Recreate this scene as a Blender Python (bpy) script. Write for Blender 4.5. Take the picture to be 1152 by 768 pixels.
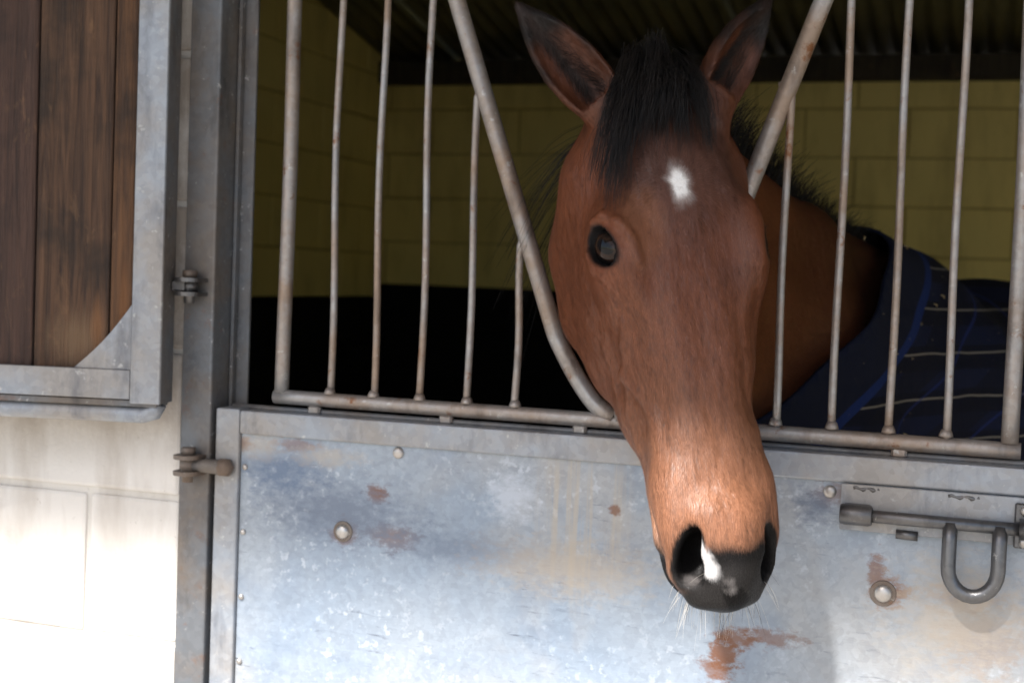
import bpy, bmesh, math, random
import numpy as np
from mathutils import Vector, Matrix
random.seed(7); rng = np.random.default_rng(11)
R = math.radians
scene = bpy.context.scene
for o in list(bpy.data.objects): bpy.data.objects.remove(o)
COL = scene.collection

# ------------------------------------------------------------------ camera
CAM = np.array([.493, -1.883, 1.5])
def cam_axes(yaw, pitch, roll):
    y, p, r = R(yaw), R(pitch), R(roll)
    F = np.array([-math.sin(y)*math.cos(p), math.cos(y)*math.cos(p), -math.sin(p)])
    Rt = np.cross(F, [0, 0, 1.]); Rt /= np.linalg.norm(Rt); U = np.cross(Rt, F)
    return F, math.cos(r)*Rt+math.sin(r)*U, math.cos(r)*U-math.sin(r)*Rt
cF, cR, cU = cam_axes(18.84, 2.63, 2.15)
cd = bpy.data.cameras.new('camera'); cam = bpy.data.objects.new('camera', cd); COL.objects.link(cam)
cam.matrix_world = Matrix(((cR[0], cU[0], -cF[0], CAM[0]), (cR[1], cU[1], -cF[1], CAM[1]), (cR[2], cU[2], -cF[2], CAM[2]), (0, 0, 0, 1)))
cd.lens = 50; cd.sensor_width = 36; cd.sensor_fit = 'HORIZONTAL'; cd.clip_start = .05; cd.clip_end = 3000
cd.dof.use_dof = True; cd.dof.focus_distance = 1.62; cd.dof.aperture_fstop = 6.3
scene.camera = cam

# ------------------------------------------------------------------ light
SUN_EL, SUN_AZ = 47.0, 17.0            # azimuth: degrees towards -x from -y
to_sun = Vector((-math.sin(R(SUN_AZ))*math.cos(R(SUN_EL)), -math.cos(R(SUN_AZ))*math.cos(R(SUN_EL)), math.sin(R(SUN_EL))))
w = bpy.data.worlds.new('World'); scene.world = w; w.use_nodes = True
wn = w.node_tree; wn.nodes.clear()
sky = wn.nodes.new('ShaderNodeTexSky'); sky.sky_type = 'NISHITA'; sky.sun_disc = False
sky.sun_elevation = R(SUN_EL); sky.sun_rotation = R(180+SUN_AZ)
sky.air_density = 1.0; sky.dust_density = 2.0; sky.ozone_density = 1.0
bg = wn.nodes.new('ShaderNodeBackground'); bg.inputs['Strength'].default_value = .104
wo = wn.nodes.new('ShaderNodeOutputWorld')
wn.links.new(sky.outputs[0], bg.inputs[0]); wn.links.new(bg.outputs[0], wo.inputs[0])
sd = bpy.data.lights.new('sun', 'SUN'); sd.energy = 4.7; sd.angle = R(3.4); sd.color = (1, .965, .92)
so = bpy.data.objects.new('sun', sd); COL.objects.link(so)
so.rotation_euler = to_sun.to_track_quat('Z', 'Y').to_euler(); so.location = (-2, -6, 7)
scene.view_settings.view_transform = 'Standard'; scene.view_settings.look = 'None'
scene.view_settings.exposure = 0.95; scene.view_settings.gamma = 1

# ------------------------------------------------------------------ material helpers
class NT:
    def __init__(s, name):
        s.m = bpy.data.materials.new(name); s.m.use_nodes = True; s.t = s.m.node_tree; s.t.nodes.clear()
        s.out = s.n('ShaderNodeOutputMaterial'); s.b = s.n('ShaderNodeBsdfPrincipled'); s.l(s.b.outputs[0], s.out.inputs[0])
        s._tc = None
    def n(s, k, **kw):
        x = s.t.nodes.new(k)
        for a, b in kw.items(): setattr(x, a, b)
        return x
    def l(s, a, b): s.t.links.new(a, b)
    def put(s, sock, v):
        if isinstance(v, (int, float)): sock.default_value = v
        elif isinstance(v, (tuple, list)): sock.default_value = (*v, 1) if len(v) == 3 and sock.type == 'RGBA' else v
        else: s.l(v, sock)
    def obj(s):
        if not s._tc: s._tc = s.n('ShaderNodeTexCoord')
        return s._tc.outputs['Object']
    def geo(s): return s.n('ShaderNodeNewGeometry').outputs['Position']
    def map(s, v, scale=(1, 1, 1), loc=(0, 0, 0), rot=(0, 0, 0)):
        x = s.n('ShaderNodeMapping'); s.l(v, x.inputs[0]); x.inputs['Scale'].default_value = scale
        x.inputs['Location'].default_value = loc; x.inputs['Rotation'].default_value = rot; return x.outputs[0]
    def noise(s, v, scale, detail=4, rough=.6, dist=0, col=False):
        x = s.n('ShaderNodeTexNoise'); s.l(v, x.inputs['Vector']); x.inputs['Scale'].default_value = scale
        x.inputs['Detail'].default_value = detail; x.inputs['Roughness'].default_value = rough; x.inputs['Distortion'].default_value = dist
        return x.outputs[1 if col else 0]
    def voro(s, v, scale, out='Color', feature='F1'):
        x = s.n('ShaderNodeTexVoronoi'); x.feature = feature; s.l(v, x.inputs['Vector']); x.inputs['Scale'].default_value = scale; return x.outputs[out]
    def ramp(s, f, *stops):
        x = s.n('ShaderNodeValToRGB'); s.l(f, x.inputs[0]); cr = x.color_ramp
        while len(cr.elements) < len(stops): cr.elements.new(.5)
        for e, (p, c) in zip(cr.elements, stops):
            e.position = p; e.color = (c, c, c, 1) if isinstance(c, (int, float)) else (*c, 1)
        return x.outputs[0]
    def mix(s, f, a, b, mode='MIX'):
        x = s.n('ShaderNodeMix'); x.data_type = 'RGBA'; x.blend_type = mode
        s.put(x.inputs[0], f); s.put(x.inputs[6], a); s.put(x.inputs[7], b); return x.outputs[2]
    def math(s, op, a, b=0.0, clamp=False):
        x = s.n('ShaderNodeMath'); x.operation = op; x.use_clamp = clamp; s.put(x.inputs[0], a); s.put(x.inputs[1], b); return x.outputs[0]
    def dist(s, v, p, scale=(1, 1, 1)):
        x = s.n('ShaderNodeVectorMath'); x.operation = 'SUBTRACT'; s.l(v, x.inputs[0]); x.inputs[1].default_value = p
        y = s.n('ShaderNodeVectorMath'); y.operation = 'MULTIPLY'; s.l(x.outputs[0], y.inputs[0]); y.inputs[1].default_value = scale
        z = s.n('ShaderNodeVectorMath'); z.operation = 'LENGTH'; s.l(y.outputs[0], z.inputs[0]); return z.outputs['Value']
    def sep(s, v):
        x = s.n('ShaderNodeSeparateXYZ'); s.l(v, x.inputs[0]); return x.outputs
    def bump(s, h, strength=.3, dist=.01):
        x = s.n('ShaderNodeBump'); s.l(h, x.inputs['Height']); x.inputs['Strength'].default_value = strength; x.inputs['Distance'].default_value = dist
        s.l(x.outputs[0], s.b.inputs['Normal'])
    def set(s, **kw):
        for k, v in kw.items(): s.put(s.b.inputs[k.replace('_', ' ')], v)
        return s

def wall_paint(name, base, dirt, dirt_amt=.55, joint=False):
    t = NT(name); g = t.geo()
    n1 = t.noise(g, 3.2, 6, .65); n2 = t.noise(g, 46, 4, .7); n3 = t.noise(t.map(g, (9, 9, 2.2)), 1.0, 5, .6)
    c = t.mix(t.ramp(n1, (.42, 0), (.72, .5)), base, tuple(b*.86 for b in base))
    c = t.mix(t.math('MULTIPLY', t.ramp(n3, (.5, 0), (.72, 1)), dirt_amt), c, dirt)
    c = t.mix(t.math('MULTIPLY', t.ramp(n2, (.66, 0), (.74, 1)), dirt_amt), c, tuple(d*.55 for d in dirt))
    t.set(Base_Color=c, Roughness=.72)
    t.bump(t.math('ADD', t.noise(g, 160, 3, .7), t.math('MULTIPLY', t.noise(g, 30, 3), 1.2)), .28, .004)
    return t
M = {}
# white exterior blocks: cobweb dirt gathers under the folded top door and along the jamb
t = wall_paint('white_paint', (.77, .73, .68), (.34, .27, .2), .55); g = t.geo()
s_ = t.sep(g)
band = t.math('MULTIPLY', t.ramp(t.math('MULTIPLY', t.math('SUBTRACT', s_[2], 1.0), 1.0), (.17, 0), (.30, 1)),
              t.ramp(t.noise(t.map(g, (8, 8, 5)), 1.6, 6, .7), (.22, 0), (.58, 1)))
old = t.b.inputs['Base Color'].links[0].from_socket
c = t.mix(t.math('MULTIPLY', band, .8), old, (.30, .235, .18))
scr = t.ramp(t.noise(t.map(g, (60, 60, 16), rot=(0, .5, 0)), 1.0, 4, .7, 1.5), (.70, 0), (.74, 1))
c = t.mix(t.math('MULTIPLY', scr, .55), c, (.25, .18, .12)); t.set(Base_Color=c); M['white_wall'] = t.m
M['mortar'] = wall_paint('painted_mortar', (.70, .665, .61), (.3, .25, .2), .5).m
M['yellow'] = wall_paint('yellow_paint', (.80, .68, .25), (.50, .42, .15), .6).m
M['yellow_joint'] = wall_paint('yellow_joint_paint', (.50, .41, .14), (.32, .25, .09), .6).m
M['black_paint'] = wall_paint('black_paint', (.007, .007, .007), (.011, .010, .009), .5).set(Roughness=.85, Specular_IOR_Level=.2).m
M['jamb'] = wall_paint('worn_jamb', (.30, .25, .2), (.12, .09, .07), .8).m

def galv(name, base=(.36, .37, .385), warm=(.33, .285, .235), dark=(.13, .13, .135), metal=.55, rough=.45, spang=110, warm_amt=.6, rust=.0):
    t = NT(name); g = t.geo()
    v = t.voro(g, spang); vs = t.ramp(t.sep(v)[0], (0, .80), (1, 1.15))
    n = t.noise(g, 7, 5, .65); n2 = t.noise(t.map(g, (14, 14, 4)), 1.3, 5, .65); n3 = t.noise(g, 70, 4, .65)
    c = t.mix(t.math('MULTIPLY', t.ramp(n, (.4, 0), (.62, 1)), warm_amt), base, warm)
    c = t.mix(t.ramp(n2, (.52, 0), (.72, .75)), c, dark)
    c = t.mix(.45, c, t.mix(1.0, c, vs, 'MULTIPLY'))
    c = t.mix(t.ramp(n3, (.64, 0), (.72, .55)), c, (.62, .62, .6))
    if rust:
        c = t.mix(t.math('MULTIPLY', t.ramp(t.noise(g, 26, 6, .7), (.60, 0), (.68, 1)), rust), c, (.20, .085, .035))
    t.set(Base_Color=c, Metallic=metal, Roughness=t.ramp(n, (.3, rough-.08), (.7, rough+.15)))
    t.bump(t.math('ADD', t.noise(g, 120, 3), t.math('MULTIPLY', n3, .7)), .14, .003)
    return t
M['galv'] = galv('galvanised_steel', (.31, .34, .385), (.34, .29, .235), (.115, .125, .15), .3, .45).m
M['galv_dark'] = galv('weathered_galvanised_steel', (.150, .160, .175), (.18, .145, .115), (.055, .052, .052), .3, .5, 110, .8, .35).m
M['pipe'] = galv('galvanised_pipe', (.34, .33, .325), (.30, .215, .155), (.10, .08, .068), .5, .42, 140, .9, 1.0).m
M['bolt_steel'] = galv('worn_bolt_steel', (.16, .165, .175), (.15, .13, .115), (.055, .055, .06), .8, .34, 120, .5, .15).m
M['rusty'] = galv('rusty_steel', (.20, .175, .155), (.17, .115, .08), (.09, .07, .06), .35, .55, 90, .8, .45).m
M['chrome'] = galv('bare_bolt_head', (.55, .54, .52), (.45, .38, .33), (.25, .22, .2), .8, .35, 150, .5, .2).m

# the big door sheet: spangle, brushed scuffs, warm film, rust blooms round the fixings
t = NT('door_sheet'); g = t.geo()
v1 = t.ramp(t.sep(t.voro(g, 150))[0], (0, .93), (1, 1.06)); v2 = t.ramp(t.sep(t.voro(g, 75))[1], (0, .95), (1, 1.04))
n1 = t.noise(g, 2.6, 4, .55, .6); n2 = t.noise(t.map(g, loc=(4, 1, 7)), 3.6, 5, .55, .4)
c = t.mix(t.ramp(n1, (.36, 0), (.62, 1)), (.265, .325, .405), (.335, .375, .425))
c = t.mix(t.math('MULTIPLY', t.ramp(n2, (.50, 0), (.70, 1)), .6), c, (.42, .375, .32))
blue = t.math('MULTIPLY', t.ramp(t.noise(t.map(g, loc=(9, 2, 3)), 6.5, 4, .6, .5), (.52, 0), (.70, 1)), .5)
c = t.mix(blue, c, (.19, .245, .33))
c = t.mix(1.0, c, v1, 'MULTIPLY'); c = t.mix(1.0, c, v2, 'MULTIPLY')
spk = t.math('MULTIPLY', t.ramp(t.noise(g, 85, 3, .6), (.58, 0), (.68, 1)), t.ramp(t.noise(t.map(g, loc=(1, 5, 2)), 4, 3), (.42, 0), (.62, 1)))
c = t.mix(t.math('MULTIPLY', spk, .55), c, (.60, .65, .72))
scuff = t.noise(t.map(g, (16, 1, 120), rot=(0, R(-24), 0)), 1.0, 5, .7, .6)
scm = t.math('MULTIPLY', t.ramp(scuff, (.60, 0), (.68, 1)), t.ramp(t.noise(t.map(g, loc=(2, 8, 5)), 5, 3), (.45, 0), (.6, 1)))
c = t.mix(t.math('MULTIPLY', scm, .8), c, (.055, .068, .095))
# vertical drip streaks in the middle
drip = t.noise(t.map(g, (70, 1, 2.2)), 1.0, 4, .65)
dm = t.ramp(t.dist(g, (-.035, -.01, 1.18), (13, 1, 6.5)), (.45, 1), (1, 0))
c = t.mix(t.math('MULTIPLY', t.math('MULTIPLY', t.ramp(drip, (.5, 0), (.62, 1)), dm), .75), c, (.44, .39, .32))
wob = t.math('MULTIPLY', t.math('SUBTRACT', t.noise(t.map(g, (1, 1, 1.7), rot=(0, R(-20), 0)), 55, 6, .75), .5), 3.2)
for (x, z, rx, rz, amt) in ((-.345, 1.178, .022, .016, .95), (-.397, 1.118, .024, .022, .95), (-.318, 1.118, .050, .022, .6), (.185, 1.030, .040, .016, .8), (.168, 1.005, .024, .030, .9), (.225, 1.035, .05, .014, .6), (.160, .985, .03, .02, .7),
                            (.378, 1.113, .026, .024, .9), (.36, 1.135, .012, .03, .7), (.47, 1.112, .06, .02, .4), (.01, 1.185, .009, .010, .8), (.50, 1.06, .06, .05, .3), (-.567, 1.235, .018, .012, .8), (-.48, 1.238, .05, .012, .5),
                            (.30, 1.232, .03, .02, .5)):
    d = t.math('ADD', t.dist(g, (x, -.01, z), (1/rx, 1, 1/rz)), wob)
    c = t.mix(t.math('MULTIPLY', t.ramp(d, (.45, 1), (1.0, 0)), amt), c, (.185, .075, .035))
for (x, z, rx, rz, col, amt) in ((.278, 1.215, .035, .03, (.12, .15, .21), .8), (-.40, 1.145, .16, .055, (.15, .185, .25), .85), (-.50, 1.20, .09, .04, (.12, .17, .26), .85), (-.22, 1.11, .14, .03, (.15, .19, .26), .7), (-.54, 1.235, .05, .03, (.44, .39, .33), .6), (-.43, 1.225, .07, .02, (.44, .39, .33), .6), (-.14, 1.19, .05, .045, (.55, .60, .68), .6), (-.05, 1.10, .16, .05, (.44, .375, .30), .6), (.47, 1.09, .12, .09, (.46, .40, .33), .7)):
    d = t.math('ADD', t.dist(g, (x, -.01, z), (1/rx, 1, 1/rz)), t.math('MULTIPLY', wob, .8))
    c = t.mix(t.math('MULTIPLY', t.ramp(d, (.2, 1), (1.2, 0)), amt), c, col)
t.set(Base_Color=c, Metallic=.15, Roughness=t.ramp(n2, (.3, .36), (.7, .56)))
t.bump(t.math('ADD', t.math('MULTIPLY', n1, 3.0), t.math('ADD', t.math('MULTIPLY', scuff, .35), t.math('MULTIPLY', t.noise(g, 90, 3), .25))), .22, .006)
M['sheet'] = t.m

def wood(name, a, b, cdark, seed, extra=()):
    t = NT(name); g = t.geo()
    p = t.map(g, (75, 75, 3.6), loc=(seed, seed*2, seed*3)); n = t.noise(p, 1.0, 9, .75, .9); n2 = t.noise(t.map(g, loc=(seed, 0, 0)), 9, 4, .6)
    c = t.mix(t.ramp(n, (.38, 0), (.60, 1)), a, b)
    c = t.mix(t.ramp(n2, (.5, 0), (.72, .8)), c, cdark)
    c = t.mix(t.math('MULTIPLY', t.ramp(t.noise(t.map(g, (30, 30, 9), loc=(0, 0, seed)), 1, 5, .7, 1.0), (.60, 0), (.72, 1)), .6), c, (.22, .12, .06))
    if extra:
        for (p, rx, rz, col) in extra: c = t.mix(t.ramp(t.math('ADD', t.dist(g, p, (1/rx, 0, 1/rz)), t.math('MULTIPLY', t.math('SUBTRACT', n, .5), 2.2)), (.3, .85), (1.1, 0)), c, col)
    t.set(Base_Color=c, Roughness=.78); t.bump(t.math('ADD', n, t.math('MULTIPLY', t.noise(t.map(g, (170, 170, 8)), 1, 3), .8)), .9, .008)
    return t.m
M['wood_a'] = wood('creosoted_plank', (.038, .021, .016), (.090, .046, .032), (.022, .013, .011), 1)
M['wood_b'] = wood('chewed_plank', (.038, .020, .013), (.125, .064, .034), (.022, .015, .011), 5, (((-.795, 0, 1.385), .05, .05, (.19, .115, .062)), ((-.765, 0, 1.40), .014, .05, (.22, .10, .04))))
M['wood_c'] = wood('orange_worn_plank', (.055, .027, .015), (.16, .075, .032), (.03, .018, .012), 9, (((-.726, 0, 1.44), .010, .07, (.20, .085, .03)),))
M['beam'] = wood('dark_roof_timber', (.03, .025, .018), (.06, .05, .035), (.02, .015, .012), 13)

t = NT('corrugated_iron'); g = t.geo()
t.set(Base_Color=t.mix(t.ramp(t.noise(g, 3, 5), (.35, 0), (.7, 1)), (.17, .16, .085), (.09, .085, .05)), Roughness=.55, Metallic=.2); M['roof'] = t.m
t = NT('concrete_yard'); g = t.geo()
t.set(Base_Color=t.mix(t.ramp(t.noise(g, 1.3, 7, .65), (.3, 0), (.7, 1)), (.42, .39, .35), (.30, .28, .25)), Roughness=.85); t.bump(t.noise(g, 60, 5, .7), .3, .01); M['yard'] = t.m
t = NT('stable_bedding'); g = t.geo()
t.set(Base_Color=t.mix(t.ramp(t.noise(t.map(g, (1, 3, 1)), 14, 6, .7), (.35, 0), (.65, 1)), (.40, .31, .17), (.26, .19, .10)), Roughness=.9); t.bump(t.noise(g, 40, 5, .7), .8, .02); M['bedding'] = t.m
t = NT('canopy_boarding'); g = t.geo()
t.set(Base_Color=t.mix(t.ramp(t.noise(t.map(g, (20, 1, 1)), 1, 5), (.3, 0), (.7, 1)), (.40, .37, .33), (.30, .27, .24)), Roughness=.8); M['canopy'] = t.m

# ------------------------------------------------------------------ object helpers
def link(name, me, mat=None, parent=None):
    o = bpy.data.objects.new(name, me); COL.objects.link(o)
    if mat is not None and me is not None and not me.materials: me.materials.append(mat)
    if parent is not None: o.parent = parent
    return o
def tag(o, label, cat, group=None):
    o['label'] = label; o['category'] = cat
    if group: o['group'] = group
    return o
def thing(name, label, cat, loc=(0, 0, 0), rot=(0, 0, 0), group=None):
    o = bpy.data.objects.new(name, None); COL.objects.link(o); o.location = loc; o.rotation_euler = rot; o.empty_display_size = .1
    bpy.context.view_layer.update()
    return tag(o, label, cat, group)
def bm_mesh(bm, name, smooth=False):
    bmesh.ops.recalc_face_normals(bm, faces=bm.faces)
    me = bpy.data.meshes.new(name); bm.to_mesh(me); bm.free()
    if smooth: me.shade_smooth()
    return me
def box_mesh(name, sx, sy, sz, bev=.002, seg=1):
    bm = bmesh.new(); bmesh.ops.create_cube(bm, size=1)
    for v in bm.verts: v.co = Vector((v.co.x*sx, v.co.y*sy, v.co.z*sz))
    if bev: bmesh.ops.bevel(bm, geom=bm.edges[:], offset=bev, segments=seg, affect='EDGES', profile=.5)
    return bm_mesh(bm, name)
def box(name, lo, hi, mat, parent=None, bev=.002, seg=1, wob=0):
    """box whose corners are given in the parent's space"""
    lo = Vector(lo); hi = Vector(hi); d = hi-lo
    me = box_mesh(name, d.x, d.y, d.z, bev, seg)
    o = link(name, me, mat, parent); o.location = (lo+hi)/2
    return o
def tube_bm(bm, pts, rad, n=12, caps=True):
    pts = [Vector(p) for p in pts]; rad = rad if hasattr(rad, '__len__') else [rad]*len(pts)
    rings = []; prev = None
    for i, p in enumerate(pts):
        d = (pts[min(i+1, len(pts)-1)]-pts[max(i-1, 0)]).normalized()
        if prev is None:
            a = d.orthogonal().normalized()
        else:
            a = (prev-d*prev.dot(d)).normalized()
        prev = a; b = d.cross(a)
        rings.append([bm.verts.new(p+(a*math.cos(2*math.pi*k/n)+b*math.sin(2*math.pi*k/n))*rad[i]) for k in range(n)])
    for r0, r1 in zip(rings, rings[1:]):
        for k in range(n):
            f = bm.faces.new((r0[k], r0[(k+1) % n], r1[(k+1) % n], r1[k])); f.smooth = True
    if caps:
        bm.faces.new(rings[0][::-1]); bm.faces.new(rings[-1])
def tube(name, pts, rad, mat, parent=None, n=14):
    bm = bmesh.new(); tube_bm(bm, pts, rad, n); return link(name, bm_mesh(bm, name), mat, parent)
def bar_pts(a, b, n=14, amp=.0012, ph=None):
    """a hand-welded bar is never dead straight"""
    ph = random.uniform(0, 6) if ph is None else ph
    a = Vector(a); b = Vector(b)
    return [a.lerp(b, i/n)+Vector((amp*math.sin(ph+i*.55), amp*.6*math.cos(ph*2+i*.4), 0)) for i in range(n+1)]
def bolt_head(name, p, r, h, mat, parent, n=12):
    """domed round head facing -y with a collar"""
    bm = bmesh.new(); prof = [(r, 0), (r, -h*.35), (r*.86, -h*.7), (r*.5, -h*.95), (0.0004, -h)]
    rings = [[bm.verts.new((math.cos(2*math.pi*k/n)*q, y, math.sin(2*math.pi*k/n)*q)) for k in range(n)] for q, y in prof]
    for a, b in zip(rings, rings[1:]):
        for k in range(n): bm.faces.new((a[k], a[(k+1) % n], b[(k+1) % n], b[k])).smooth = True
    bm.faces.new(rings[-1])
    o = link(name, bm_mesh(bm, name), mat, parent); o.location = p; return o
def dup(o, loc, rot=None, parent=None):
    c = o.copy(); COL.objects.link(c); c.location = loc
    if rot is not None: c.rotation_euler = rot
    if parent is not None: c.parent = parent
    return c

# ------------------------------------------------------------------ ground, yard and stable floor
def sheet(name, x0, x1, y0, y1, z, mat, nx=1, ny=1):
    bm = bmesh.new()
    vs = [[bm.verts.new((x0+(x1-x0)*i/nx, y0+(y1-y0)*j/ny, z)) for j in range(ny+1)] for i in range(nx+1)]
    for i in range(nx):
        for j in range(ny): bm.faces.new((vs[i][j], vs[i+1][j], vs[i+1][j+1], vs[i][j+1]))
    o = link(name, bm_mesh(bm, name), mat); o['kind'] = 'structure'; return o
sheet('yard_ground', -900, 900, -900, 900, 0, M['yard'], 4, 4)
sheet('stable_floor', -2.28, 2.4, .14, 4.3, .02, M['bedding'], 4, 4)

# ------------------------------------------------------------------ block walls
def block_bm(L, T, H, seed):
    r = random.Random(seed); bm = bmesh.new(); bmesh.ops.create_cube(bm, size=1)
    for v in bm.verts: v.co = Vector((v.co.x*L+r.uniform(-.0015, .0015), v.co.y*T, v.co.z*H+r.uniform(-.0015, .0015)))
    bmesh.ops.bevel(bm, geom=bm.edges[:], offset=.006, segments=2, affect='EDGES', profile=.6)
    return bm
def block_wall(root, along, x0, x1, z0, z1, plane, thick, course, length, phase, mat_fn, mortar_mat, proud=.005, openings=(), split=None):
    """blocks along x (along='x', plane = outer y) or along y (plane = x).  plane is the visible face; thick its signed depth"""
    cache = {}; s = 1 if thick > 0 else -1; jt = .009
    nz = int(round((z1-z0)/course))
    for k in range(nz):
        zc0 = z0+k*course; zc1 = zc0+course
        off = phase+(length/2 if k % 2 else 0)
        i = math.floor((x0-off)/length)
        while off+i*length < x1-1e-6:
            a = max(x0, off+i*length); b = min(x1, off+(i+1)*length); i += 1
            segs = [(a, b)]
            for (oa, ob, oz) in openings:
                if zc1 <= oz+.01:
                    ns = []
                    for (p, q) in segs:
                        if q <= oa or p >= ob: ns.append((p, q)); continue
                        if p < oa: ns.append((p, oa))
                        if q > ob: ns.append((ob, q))
                    segs = ns
            for (p, q) in segs:
                if q-p < .03: continue
                L = round(q-p-jt, 3); mat = mat_fn(k, zc0); key = (L, mat.name, random.randrange(2))
                if key not in cache:
                    me = bm_mesh(block_bm(L, abs(thick), course-jt, len(cache)), 'block'); me.materials.append(mat); cache[key] = me
                o = bpy.data.objects.new('block', cache[key]); COL.objects.link(o); o.parent = root
                pr = random.uniform(-.0015, .0015)
                if along == 'x': o.location = ((p+q)/2, plane+thick/2+pr, (zc0+zc1)/2)
                else: o.location = (plane+thick/2+pr, (p+q)/2, (zc0+zc1)/2); o.rotation_euler = (0, 0, math.pi/2)
    # mortar bed set back from both faces
    rects = [(x0, x1, z0, z1)]
    if openings:
        ed = [x0]+[q for o_ in openings for q in o_[:2]]+[x1]; rects = [(ed[i], ed[i+1], z0, openings[0][2]) for i in range(0, len(ed), 2)]+[(x0, x1, openings[0][2], z1)]
    if split:
        (a, b, c, d), = rects; rects = [(a, b, split, d)]
        lo_, hi_ = sorted((plane+s*proud, plane+thick-s*proud))
        bl = (a+.004, lo_, c+.004), (b-.004, hi_, split-.002)
        if along != 'x': bl = (lo_, a+.004, c+.004), (hi_, b-.004, split-.002)
        e_ = Vector((.0, .003, .0)) if along == 'x' else Vector((.003, .0, .0))
        box('dado_mortar', Vector(bl[0])+e_, Vector(bl[1])-e_+Vector((0, 0, .02)), M['black_paint'], root, 0)
    bm = bmesh.new()
    lo_p, hi_p = sorted((plane+s*proud, plane+thick-s*proud))
    for (a, b, c, d) in rects:
        r = bmesh.ops.create_cube(bm, size=1)
        for v in r['verts']:
            al = (a+.004, b-.004)[v.co.x > 0]; de = (lo_p, hi_p)[v.co.y > 0]; ze = (c+.004, d-.004)[v.co.z > 0]
            v.co = Vector((al, de, ze)) if along == 'x' else Vector((de, al, ze))
    link('mortar', bm_mesh(bm, 'mortar'), mortar_mat, root)

fw = thing('front_wall', 'white painted concrete block wall carrying the stable door frame', 'wall')
block_wall(fw, 'x', -2.415, 2.535, .916-.225*4, .916+.225*10, 0.0, .14, .225, .45, -.84, lambda k, z: M['white_wall'], M['mortar'], openings=((-.672, .672, 2.266), (.90, 2.44, 2.266)))  # right-hand opening, out of view, added to let daylight onto the back wall
bw = thing('back_wall', 'inside back wall of yellow blocks above a black painted dado', 'wall')
block_wall(bw, 'x', -2.40, 2.52, 2.405-.2055*12+.06, 2.405+.06, 4.3, .12, .2055, .43, .1, lambda k, z: M['black_paint'] if z < 1.3 else M['yellow'], M['yellow_joint'], .007, split=2.465-.2055*5)
sw = thing('side_wall', 'inside side wall of yellow blocks running from the front wall to the back wall', 'wall')
block_wall(sw, 'y', .14, 4.3, 2.405-.2055*12, 2.405+.2055*4, -2.28, -.12, .2055, .43, .2, lambda k, z: M['black_paint'] if z < 1.3 else M['yellow'], M['yellow_joint'], .007, split=2.405-.2055*5)
pw = link('partition_wall', box_mesh('partition_wall', .12, 4.16, 3.1, .01), M['yellow']); pw.location = (2.46, 2.22, 1.57)
tag(pw, 'plain yellow partition wall beyond the rugged flank of the horse', 'wall')
# masonry reveals left rough by the door
for s, z0, z1 in ((-1, .016, 2.266),):
    rv = link('reveal', box_mesh('reveal', .022, .085, z1-z0-.01, .004), M['jamb'], fw); rv.location = (s*.660, .0965, (z0+z1)/2)

# ------------------------------------------------------------------ roof
def roof_z(y): return 2.455+.19*(4.3-y)
rf = thing('stable_roof', 'dark corrugated iron roof sloping down to the back wall', 'roof', (0, 0, 0))
def corr_mesh(wid, y0, y1, pitch=.076, amp=.009):
    n = int(round(wid/pitch))*8; bm = bmesh.new(); rows = []
    for j in range(7):
        y = y0+(y1-y0)*j/6
        rows.append([bm.verts.new((wid*i/n, y, roof_z(y)+amp*math.sin(2*math.pi*i/8))) for i in range(n+1)])
    for a, b in zip(rows, rows[1:]):
        for i in range(n): bm.faces.new((a[i], a[i+1], b[i+1], b[i])).smooth = True
    me = bm_mesh(bm, 'corrugated_sheet', True); return me
cm = corr_mesh(.684, -.02, 4.5); cm.materials.append(M['roof'])
for i in range(8):
    o = link('corrugated_sheet', cm, None, rf); o.location = (-2.62+i*.672, 0, (i % 2)*.004+.03)
    so_ = o.modifiers.new('thick', 'SOLIDIFY'); so_.thickness = .002
for y, nm in ((4.22, 'wall_plate'), (2.8, 'purlin'), (1.4, 'purlin')):
    box(nm, (-2.28, y-.04, roof_z(y)-.105), (2.4, y+.04, roof_z(y)-.004), M['beam'], rf, .004)
cp = thing('canopy_roof', 'boarded canopy roof overhanging the front of the stable', 'roof')
EDGE_Y, EDGE_Z = -1.46, 2.75
for i in range(20):
    x0 = -3.0+i*.35
    bm = bmesh.new(); r = bmesh.ops.create_cube(bm, size=1)
    for v in r['verts']:
        yy = (EDGE_Y, -.003)[v.co.y > 0]; zz = (EDGE_Z if v.co.y < 0 else 3.05)+(.03 if v.co.z > 0 else 0)
        v.co = Vector((x0+(.344 if v.co.x > 0 else 0), yy, zz))
    link('board', bm_mesh(bm, 'board'), M['canopy'], cp)
box('fascia', (-3.0, EDGE_Y-.028, EDGE_Z-.06), (4.0, EDGE_Y-.002, EDGE_Z+.06), M['canopy'], cp, .003)

# ------------------------------------------------------------------ steel door frame in the opening
df = thing('door_frame', 'weathered galvanised steel post frame around the stable doorway', 'door frame')
for s in (-1, 1):
    a, b = sorted((s*.6705, s*.6185))
    box('post', (a, -.014, 0), (b, .046, 2.2), M['galv_dark'], df, .0035, 2)
    a, b = sorted((s*.6480, s*.5920))
    box('stop_flange', (a, .0475, .01), (b, .0535, 2.19), M['galv_dark'], df, .001)
    a, b = sorted((s*.6170, s*.6115))
    box('weld_strip', (a, .034, .5), (b, .0462, 2.19), M['galv_dark'], df, .001)
box('lintel', (-.6705, -.014, 2.202), (.6705, .046, 2.262), M['galv_dark'], df, .0035, 2)

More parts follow.
